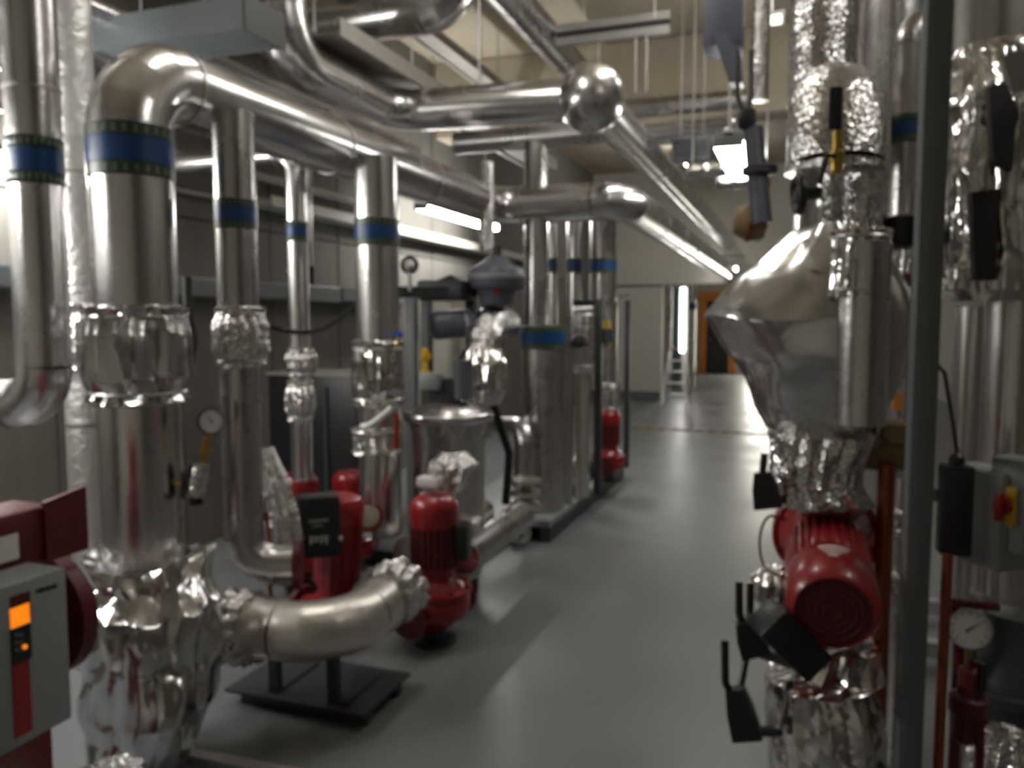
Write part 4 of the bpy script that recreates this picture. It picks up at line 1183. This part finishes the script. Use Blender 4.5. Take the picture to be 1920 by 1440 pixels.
G().box(q, (.03, .012, .06), None, .004).obj('tag_plate', M_ORANGE, root); G().torus(q + Vector((0, 0, .035)), (1, 0, 0), .012, .003, 16, 6).obj('ring', M_GALV, root)
# thermometer
q = at(1567, 205, 2.12)
root = thing('thermometer', 'black thermometer on a brass pocket in front of the fat foil elbow', 'thermometer', at(1566, 330, 2.12))
p0, p1 = at(1567, 243, 2.12), at(1566, 164, 2.12)
G().box((p0 + p1) / 2, (.036, .028, (p1 - p0).length), None, .008).obj('body', M_BLACK, root)
G().lathe([(.012, 0), (.016, .004), (.016, .03), (.02, .034), (.02, .055), (.013, .06), (.013, .11)], at(1568, 325, 2.12), (0, 0, 1), 12).obj('pocket', M_BRASS, root)
G().sweep([at(1568, 292, 2.1), at(1550, 292, 2.1), at(1546, 310, 2.1), at(1536, 345, 2.1)], .007, 8).obj('lever', M_BLACK, root)
q = at(1497, 365, 2.25)
root = thing('handwheel', 'black handwheel seen edge-on above the slanted foil jacket', 'valve', q)
dv = Vector((1, .25, .1)).normalized()
G().torus(q, dv, .045, .013).obj('rim', M_BLACK, root); G().cyl(q - dv * .01, q + dv * .06, .018).obj('hub', M_BLACK, root)
e_, g_ = frame(dv)
for k in range(3):
    a_ = 2 * PI * k / 3; G().cyl(q, q + (e_ * math.cos(a_) + g_ * math.sin(a_)) * .045, .007, n=8).obj('spoke', M_BLACK, root)
# pipes below the elbow
T, B, r = vp(1618, 318, 470, 2.3, 78)
pipe('crinkled foil pipe piece below the fat elbow', [B, T], r, M_CRINK, rough=.004, seams=False)
T, B, r = vp(1560, 322, 440, 2.2, 38)
pipe('narrow crinkled foil pipe piece under the thermometer', [B, T], r, M_CRINK, rough=.003, seams=False)
T, B, r = vp(1510, 330, 430, 2.45, 44)
pipe('brightly lit foil pipe piece behind the black handwheel', [B, T], r, M_ALU, seams=False)
q = at(1655, 430, 2.35)
root = thing('valve_cluster', 'dark valve cluster between the foil pipe piece and the grey post', 'valve', q)
G().lathe([(.02, -.05), (.045, -.04), (.045, .03), (.025, .04)], at(1640, 425, 2.35), (1, -.3, .2)).obj('valve_body', M_BRASS, root)
G().lathe([(.02, -.05), (.04, -.04), (.04, .04), (.02, .05)], at(1690, 435, 2.3), (0, 0, 1)).obj('cap', M_BLACK, root); G().cyl(at(1640, 425, 2.35), at(1690, 435, 2.32), .02).obj('link', M_BSTEEL, root)
# slanted pointed jacket
dj = 2.2
def js(v, uL, uR, deep, fw, d=dj):
    p = at((uL + uR) / 2, v, d); return (p, (uR - uL) / 2 * d / F_PX, deep, fw)
root = thing('valve_jacket', 'big slanted foil jacket coming to a point towards the aisle', 'jacket', at(1560, 800, dj))
gathered([js(432, 1500, 1570, .07, .3), js(418, 1472, 1600, .12, 1), js(450, 1440, 1640, .15, .8), js(520, 1385, 1668, .17, .35), js(598, 1328, 1680, .18, .2), js(660, 1362, 1684, .18, .25), js(735, 1412, 1676, .17, .3), js(800, 1455, 1640, .14, .7), js(822, 1470, 1620, .11, 1), js(812, 1500, 1600, .08, .5)],
         7, .05, .07, 91, n=110, m=70, point=.85).rough(.05, 3.2, 5, False).obj('foil_cover', M_BAG, root, smooth=30)
T, B, r = vp(1618, 455, 795, 2.02, 92)
pj = pipe('smooth foil wrapped pipe standing before the slanted jacket', [B, T], r, M_ALU2)
J0, J1, _ = vp(1612, 430, 560, 2.02, 96)
jacket('creased foil collar round the top of the smooth wrapped pipe', J1, J0, r * 1.0, 1.1, seed=92, m=M_FOIL, folds=11)
# lower jackets
root = thing('valve_jacket', 'crinkled foil jacket sitting above the large red pump', 'jacket', at(1540, 950, 2.15))
s2 = lambda u, v, wp_, dp, fw, d=2.15: (at(u, v, d), wp_ / 2 * d / F_PX, dp, fw)
gathered([s2(1548, 962, 110, .08, .4), s2(1545, 940, 170, .12, 1), s2(1530, 900, 160, .12, .9), s2(1535, 850, 165, .12, .9), s2(1540, 812, 185, .12, 1), s2(1545, 800, 130, .08, .4)], 11, .07, .12, 93, n=90, m=36).obj('foil_cover', M_CRINK, root, smooth=26)
root = thing('valve_jacket', 'crumpled foil jacket at the floor below the large red pump', 'jacket', at(1545, 1440, 2.05))
s3 = lambda u, v, wp_, dp, fw, d=2.05: (at(u, v, d), wp_ / 2 * d / F_PX, dp, fw)
gathered([s3(1590, 1215, 110, .07, .4), s3(1575, 1262, 150, .1, .9), s3(1530, 1275, 180, .12, 1.1), s3(1540, 1310, 196, .13, .9), s3(1550, 1380, 205, .14, .7), s3(1555, 1450, 210, .15, .5), s3(1560, 1560, 170, .13, .6), (Vector((at(1560, 1560, 2.05).x, at(1560, 1560, 2.05).y, .02)), .1, .1, .5)], 11, .07, .11, 94, n=100, m=50).obj('foil_cover', M_FOIL, root, smooth=26)
T, B, r = vp(1600, 1195, 1300, 2.1, 66)
pipe('short dull foil pipe between the large red pump and its lower jacket', [B, T], r, M_ALU2, seams=False)
# tan valve and copper
q = at(1668, 845, 2.15)
root = thing('tan_valve', 'tan lagged valve between the crinkled jacket and the grey post', 'valve', q)
G().lathe([(.02, -.075), (.05, -.07), (.055, -.02), (.05, .06), (.02, .065)], q, (1, .1, 0)).rough(.006, 20, 3).obj('lagging', M_TAN, root)
G().lathe([(.03, 0), (.05, .01), (.05, .05), (.02, .06)], at(1688, 830, 2.1), (0, 0, 1)).rough(.004, 20, 3).obj('bonnet', M_TAN, root)
T, B, r = vp(1655, 870, 1300, 2.12, 30)
pipe('dark copper pipe dropping beside the large red pump', [(B.x, B.y, 0), T], r, M_COPPER, seams=False)
# clip by the crinkled jacket
def fork(label, body0, body1, prongs, base=None):
    root = thing('lever_valve', label, 'valve', body0)
    body0, body1 = Vector(body0), Vector(body1)
    for pr in prongs: G().sweep(pr, .0095, 8).obj('prong', M_BLACK, root)
    d = (body1 - body0)
    e, g2 = frame(d)
    G().rings([[body0 + e * i * .016 + g2 * j * .022 for i, j in ((-1, -1), (1, -1), (1, 1), (-1, 1))], [body0.lerp(body1, .45) + e * i * .02 + g2 * j * .032 for i, j in ((-1, -1), (1, -1), (1, 1), (-1, 1))],
               [body1 + e * i * .018 + g2 * j * .036 for i, j in ((-1, -1), (1, -1), (1, 1), (-1, 1))]]).obj('lever_body', M_BLACK, root, smooth=20)
    if base is not None:
        G().cyl(body1.lerp(body0, .15), base, .014, n=12).obj('spindle', M_BSTEEL, root)
    return root
fd = 1.95
fork('black lever with upright prongs beside the large red pump', at(1396, 1165, fd), at(1418, 1228, fd), [[at(1386, 1090, fd), at(1386, 1150, fd), at(1398, 1185, fd)], [at(1407, 1092, fd + .06), at(1406, 1150, fd + .05), at(1402, 1180, fd)]], at(1480, 1245, 2.05))
fork('lowest black lever with upright prongs in front of the floor', at(1378, 1290, fd), at(1402, 1385, fd), [[at(1359, 1200, fd), at(1360, 1280, fd), at(1384, 1330, fd)], [at(1402, 1215, fd + .05), at(1392, 1270, fd + .03), at(1382, 1310, fd)]], at(1480, 1370, 2.05))
fork('small black clip lever on the crinkled jacket', at(1430, 885, 2.08), at(1441, 952, 2.08), [[at(1434, 850, 2.08), at(1430, 885, 2.08), at(1436, 910, 2.08)], [at(1447, 890, 2.1), at(1446, 910, 2.1), at(1442, 930, 2.08)]], at(1490, 930, 2.15))
c = at(1447, 1020, 2.12)
pts = [c + RGT * (-.032 * math.cos(t)) + UPV * .075 * math.sin(t) for t in [PI * .42 - k * PI * .9 / 14 + .3 for k in range(15)]]
o = G().sweep([at(1475, 975, 2.1)] + pts + [at(1470, 1082, 2.1)], .0035, 6).obj('capillary_loop', M_DRED); top(o, 'thin capillary loop beside the large red pump', 'wire')

# the large red pump, its motor pointing at the camera
mc = at(1562, 1150, 1.78)         # end of the motor
mb = at(1548, 1005, 2.22)         # mounting flange
axv = (mc - mb).normalized()
L = (mc - mb).length
RQ = Vector((0, 0, 1)).rotation_difference(axv).to_matrix().to_4x4()
lp = thing('circulation_pump', 'large red pump with its round motor end facing the aisle entrance', 'pump', mb, RQ.to_euler())
o_ = lambda g, nm, mm, **k: g.obj(nm, mm, lp, local=True, **k)
rm = 172 / 2 * 1.8 / F_PX
o_(G().lathe([(.05, -.14), (.11, -.13), (.13, -.06), (.135, -.03), (.12, -.02)], n=40), 'volute', M_DRED)
o_(G().lathe([(.13, -.03), (.142, -.026), (.142, .0), (.136, .006)], n=48), 'casing_flange', M_RED)
bolts(lp, (0, 0, .004), (0, 0, 1), .127, 8, .009, .014, M_DRED)
o_(G().lathe([(.125, .006), (.12, .03), (.1, .07), (rm * .93, .1)], n=48), 'lantern', M_RED)
o_(G().lathe([(rm * .93, .1), (rm * .94, .102), (rm * .94, L - .17), (rm * .93, L - .168)], n=120, ribs=30, amp=.006, ribspan=(.101, L - .169)), 'motor', M_RED)
fc = o_(G().lathe([(rm * .98, L - .172), (rm, L - .168), (rm, L - .06), (rm * .97, L - .03), (rm * .82, L), (rm * .8, L + .001), (rm * .79, L - .008), (.01, L - .008)], n=64), 'fan_cowl', M_RED)
g = G()
for q in (.018, .034, .05, .066): g.torus((0, 0, L - .006), (0, 0, 1), q, .0035, 40, 6)
g.obj('fan_grille', M_DRED, fc, local=True)
o_(G().lathe([(.01, L - .0075), (rm * .78, L - .0075), (rm * .78, L - .006), (.01, L - .006)], n=48), 'fan_guard', mat('shaded_red', (.09, .008, .01), .6))  # red darkened to paint the shade on the motor end
# white print on the upper side of the motor
upl = (RQ.to_3x3().inverted() @ Vector((0, 0, 1))); upl.z = 0; upl.normalize(); sdl = Vector((0, 0, 1)).cross(upl)
g = G()
camd = (RQ.to_3x3().inverted() @ (CAM - mc)); 
def arcbar(h0, h1, a0, a1, R_, n=8):
    vs, fs = [], []
    for k in range(n + 1):
        a = a0 + (a1 - a0) * k / n
        d = upl * math.cos(a) + sdl * math.sin(a)
        vs += [d * R_ + Vector((0, 0, h0)), d * R_ + Vector((0, 0, h1)), d * (R_ + .0015) + Vector((0, 0, h0)), d * (R_ + .0015) + Vector((0, 0, h1))]
    for k in range(n):
        i = 4 * k; j = i + 4
        fs += [(i + 2, j + 2, j + 3, i + 3), (i, i + 1, j + 1, j), (i, j, j + 2, i + 2), (i + 1, i + 3, j + 3, j + 1)]
    fs += [(0, 2, 3, 1), (4 * n, 4 * n + 1, 4 * n + 3, 4 * n + 2)]
    g.add(vs, fs)
arcbar(L - .142, L - .13, -.38, .3, rm * 1.003)
arcbar(L - .122, L - .113, -.3, .24, rm)
arcbar(L - .105, L - .097, -.19, .17, rm)
arcbar(L - .09, L - .078, -.1, .1, rm)
g.obj('white_emblem', mat('faded_print', (.75, .62, .57), .5), fc, local=True, smooth=0)
# terminal box slung below the motor
RB = (RQ.to_3x3())
bc = at(1478, 1198, 1.86)
tbd = at(1536, 1150, 1.95)
ex = (at(1520, 1245, 1.86) - at(1430, 1155, 1.86)).normalized(); ey = (at(1500, 1150, 1.86) - at(1455, 1225, 1.86)); ey = (ey - ex * ey.dot(ex)).normalized(); ez = ex.cross(ey)
Rt = Matrix((ex, ey, ez)).transposed()
G().box(bc, (.155, .085, .12), Rt, .008).obj('terminal_box', M_BLACK, lp)
G().box(bc.lerp(mc, .5) + axv * -.08, (.09, .1, .08), Rt, .008).obj('box_neck', M_BLACK, lp)
# vertical pipe branch that carries the pump
T, B, r = vp(1575, 940, 1260, 2.38, 92)
pipe('foil pipe upright that carries the large red pump', [(B.x, B.y, B.z), (T.x, T.y, T.z)], r, M_CRINK, seams=False)
T, B, r = vp(1480, 1075, 1130, 2.25, 90)
root = thing('flange_jacket', 'dull foil jacket tucked behind the upper black lever', 'jacket', at(1455, 1130, 2.3))
gathered([(at(1462, 1135, 2.25), .05, .05, .5), (at(1458, 1115, 2.25), .075, .07, 1), (at(1462, 1085, 2.25), .07, .07, 1), (at(1466, 1065, 2.25), .04, .04, 1)], 9, .08, .1, 97, m=20).obj('foil_cover', M_FOIL, root, smooth=26)
# foil jackets seen through between the copper pipe and the post
for k, (u, v0, v1, wp_, lab) in enumerate(((1690, 955, 1010, 40, 'little foil jacket upper of two beside the dark copper pipe'), (1682, 1075, 1120, 40, 'little foil jacket lower of two beside the dark copper pipe'))):
    T, B, r = vp(u, v0, v1, 2.4, wp_)
    jacket(lab, B, T, r * .85, 1.2, seed=101 + k, m=M_CRINK)
T, B, r = vp(1686, 960, 1300, 2.42, 26)
pipe('thin dull pipe behind the dark copper pipe', [(B.x, B.y, 0), (B.x, B.y, T.z + .1)], r, M_ALU2, seams=False)

# ---------------------------------------------------------------- beyond the grey post
T, B, r = vp(1852, -120, 120, 2.3, 140)
pipe('thick silver riser coming down beyond the grey post', [(T.x, T.y, zof(1852, 560, y=T.y).z), (T.x, T.y, ZC - .02)], r, M_ALU, rough=.003, seams=False)
root = thing('valve_jacket', 'big torn foil jacket with black patches for shaded gaps high beyond the grey post', 'jacket', at(1865, 560, 2.1))
s4 = lambda u, v, wp_, dp, fw, d=2.12: (at(u, v, d), wp_ / 2 * d / F_PX, dp, fw)
gathered([s4(1850, 565, 130, .09, .5), s4(1855, 545, 140, .1, 1), s4(1860, 480, 145, .1, .9), s4(1855, 400, 135, .1, .8), s4(1862, 320, 150, .11, .9), s4(1885, 250, 180, .13, .8), s4(1890, 180, 190, .14, .9), s4(1870, 110, 150, .1, 1), s4(1862, 88, 120, .08, .5)], 9, .09, .12, 111, n=100, m=56).obj('foil_cover', M_FOIL, root, smooth=28)
for p_ in ([at(1875, 150, 1.93), at(1905, 140, 1.93), at(1930, 190, 1.93), at(1920, 310, 1.93), at(1885, 290, 1.93)], [at(1842, 352, 1.97), at(1895, 345, 1.97), at(1888, 520, 1.97), at(1850, 520, 1.97)]):
    G().prism([p + FWD * .045 for p in p_], FWD * .02).obj('shade_patch', M_BLACK, root, smooth=0)  # black plates standing in for shaded openings and dark reflections in the foil
gl = [at(1880, 105, 1.9), at(1960, 80, 1.9), at(1960, 160, 1.9), at(1900, 175, 1.9)]
G().prism(gl, FWD * .004).obj('foil_flap', M_BAG, root, smooth=0)
T, B, r = vp(1888, 500, 1120, 2.35, 92)
pv = pipe('thick bright silver pipe standing beyond the grey enclosure', [B, T], r, M_ALU)
T, B, r = vp(1818, 575, 870, 2.6, 62)
pipe('medium bright silver pipe next to the thick one beyond the post', [(B.x, B.y, 0), T], r, M_ALU)
q = at(1790, 955, 1.95)
root = thing('control_box', 'black plastic control box fixed beside the grey post', 'box', q)
wb, hb_ = 54 * 1.95 / F_PX, 170 * 1.95 / F_PX
G().box(q, (wb, .06, hb_), Rp, .008).obj('box_body', M_BLACK, root); G().box(q + Vector((0, -.032, 0)), (wb * .8, .006, hb_ * .85), Rp, .002).obj('box_lid', M_BLACK, root)
G().lathe([(.012, 0), (.018, .004), (.018, .02), (.008, .03)], q + Vector((0, 0, hb_ / 2)), (0, 0, 1), 12).obj('cable_gland', M_BLACK, root)
G().box(q + Vector((-.03, .012, .03)), (.06, .012, .03), Rp).obj('bracket', M_GSTEEL, root)
G().sweep([q + Vector((0, 0, hb_ / 2 + .03)), q + Vector((-.012, .0, hb_ / 2 + .1)), q + Vector((-.03, .03, hb_ / 2 + .22)), q + Vector((-.05, .01, hb_ / 2 + .24))], .005, 8).obj('cable', M_RUB, root)
q = at(1850, 965, 2.12)
root = thing('isolator_box', 'grey isolator box with a red and yellow rotary switch', 'box', q)
Ri = Matrix.Rotation(math.radians(-58), 3, 'Z')
ww, hh = .19, 180 * 2.1 / F_PX
G().box(q, (ww, .1, hh), Ri, .008).obj('enclosure', M_GBOX, root)
fn = Ri @ Vector((0, -1, 0)); 
sd_ = Ri @ Vector((1, 0, 0))
qs = at(1886, 948, 2.02)
fn2 = (CAM - qs); fn2.z = 0; fn2.normalize(); fn2 = (fn2 + Vector((-.6, 0, 0))).normalized()
Rs = Matrix((Vector((0, 0, 1)).cross(-fn2), -fn2, Vector((0, 0, 1)))).transposed()
sw = G().box(qs, (.05, .012, .1), Rs, .003).obj('switch_plate', M_YELLOW, root)
G().lathe([(.02, 0), (.022, .003), (.02, .018)], qs + fn2 * .006, fn2, 24).obj('switch_boss', M_RED, sw)
G().box(qs + fn2 * .03, (.016, .024, .07), Rs, .004).obj('switch_handle', M_RED, sw)
G().box(qs - fn2 * .05, (.09, .09, hh * .95), Rs, .006).obj('switch_housing', M_GBOX, root)
# gauge low beyond the post
q = at(1818, 1180, 2.0)
gauge('white faced pressure gauge low beyond the grey post', q, CAM - q, 38 * 2.0 / F_PX, at(1818, 1262, 2.02), mcase=M_GBOX, needle=.7)
root = thing('lever_valve', 'flat dark red lever above the white gauge', 'valve', at(1825, 1133, 2.05))
G().box(at(1828, 1133, 2.06), (.11, .03, .018), None, .004).obj('lever', M_DRED, root); G().cyl(at(1790, 1133, 2.06), at(1790, 1170, 2.06), .014).obj('spindle', M_DRED, root)
root = thing('red_valve', 'dark red valve body under the white gauge', 'valve', at(1810, 1400, 2.02))
G().lathe([(.02, -.1), (.032, -.09), (.032, -.03), (.045, -.02), (.045, .02), (.03, .03), (.03, .09), (.018, .1)], at(1815, 1320, 2.02), (.06, 0, 1), 20).obj('body', M_DRED, root)
G().sweep([at(1832, 1240, 2.0), at(1840, 1320, 2.0), at(1836, 1450, 2.0)], .011, 8).obj('impulse_line', M_DRED, root)
G().cyl(at(1815, 1320, 2.02), at(1842, 1290, 1.98), .01).obj('stem', M_BLACK, root); G().box(at(1844, 1270, 1.98), (.014, .02, .07), None, .004).obj('handle', M_BLACK, root)
q = at(1795, 1290, 2.08)
pipe('dark red pipe dropping behind the red valve', [(q.x, q.y, 0), (q.x, q.y, q.z + .12)], .014, M_DRED, seams=False)
q = at(1768, 1240, 1.95)
pipe('orange copper pipe hugging the grey post', [(q.x, q.y, 0), (q.x, q.y, zof(1768, 1035, y=q.y).z)], .0125, M_COPPER, seams=False)
# skid rails and foil lump
a = at(1650, 1240, 3.75)
root = thing('floor_skid', 'low skid of pale steel rails on the floor behind the copper pipes', 'skid', (a.x + .6, a.y, 0))
bar(root, (a.x - .05, a.y, .1), (a.x + 1.4, a.y, .1), .07, M_GALV, 'rail')
bar(root, (a.x - .05, a.y + .6, .1), (a.x + 1.4, a.y + .6, .1), .07, M_GALV, 'rail')
for k in range(3):
    bar(root, (a.x + .1 + .55 * k, a.y - .03, .05), (a.x + .1 + .55 * k, a.y + .63, .05), .06, M_BSTEEL, 'cross_rail')
    for yy in (0, .6): G().box((a.x + .1 + .55 * k, a.y + yy, .012), (.09, .09, .024)).obj('foot', M_BSTEEL, root)
q = at(1885, 1400, 2.35)
root = thing('flange_jacket', 'crumpled foil lump near the floor beyond the red valve', 'jacket', (q.x, q.y, 0))
gathered([(Vector((q.x, q.y, .01)), .07, .07, .5), (Vector((q.x, q.y, .12)), .1, .1, .9), (Vector((q.x, q.y, .3)), .09, .09, 1), (Vector((q.x, q.y, .4)), .05, .05, 1)], 9, .1, .16, 121, m=28).obj('foil_cover', M_CRINK, root, smooth=26)
q = at(1905, 1180, 2.7)
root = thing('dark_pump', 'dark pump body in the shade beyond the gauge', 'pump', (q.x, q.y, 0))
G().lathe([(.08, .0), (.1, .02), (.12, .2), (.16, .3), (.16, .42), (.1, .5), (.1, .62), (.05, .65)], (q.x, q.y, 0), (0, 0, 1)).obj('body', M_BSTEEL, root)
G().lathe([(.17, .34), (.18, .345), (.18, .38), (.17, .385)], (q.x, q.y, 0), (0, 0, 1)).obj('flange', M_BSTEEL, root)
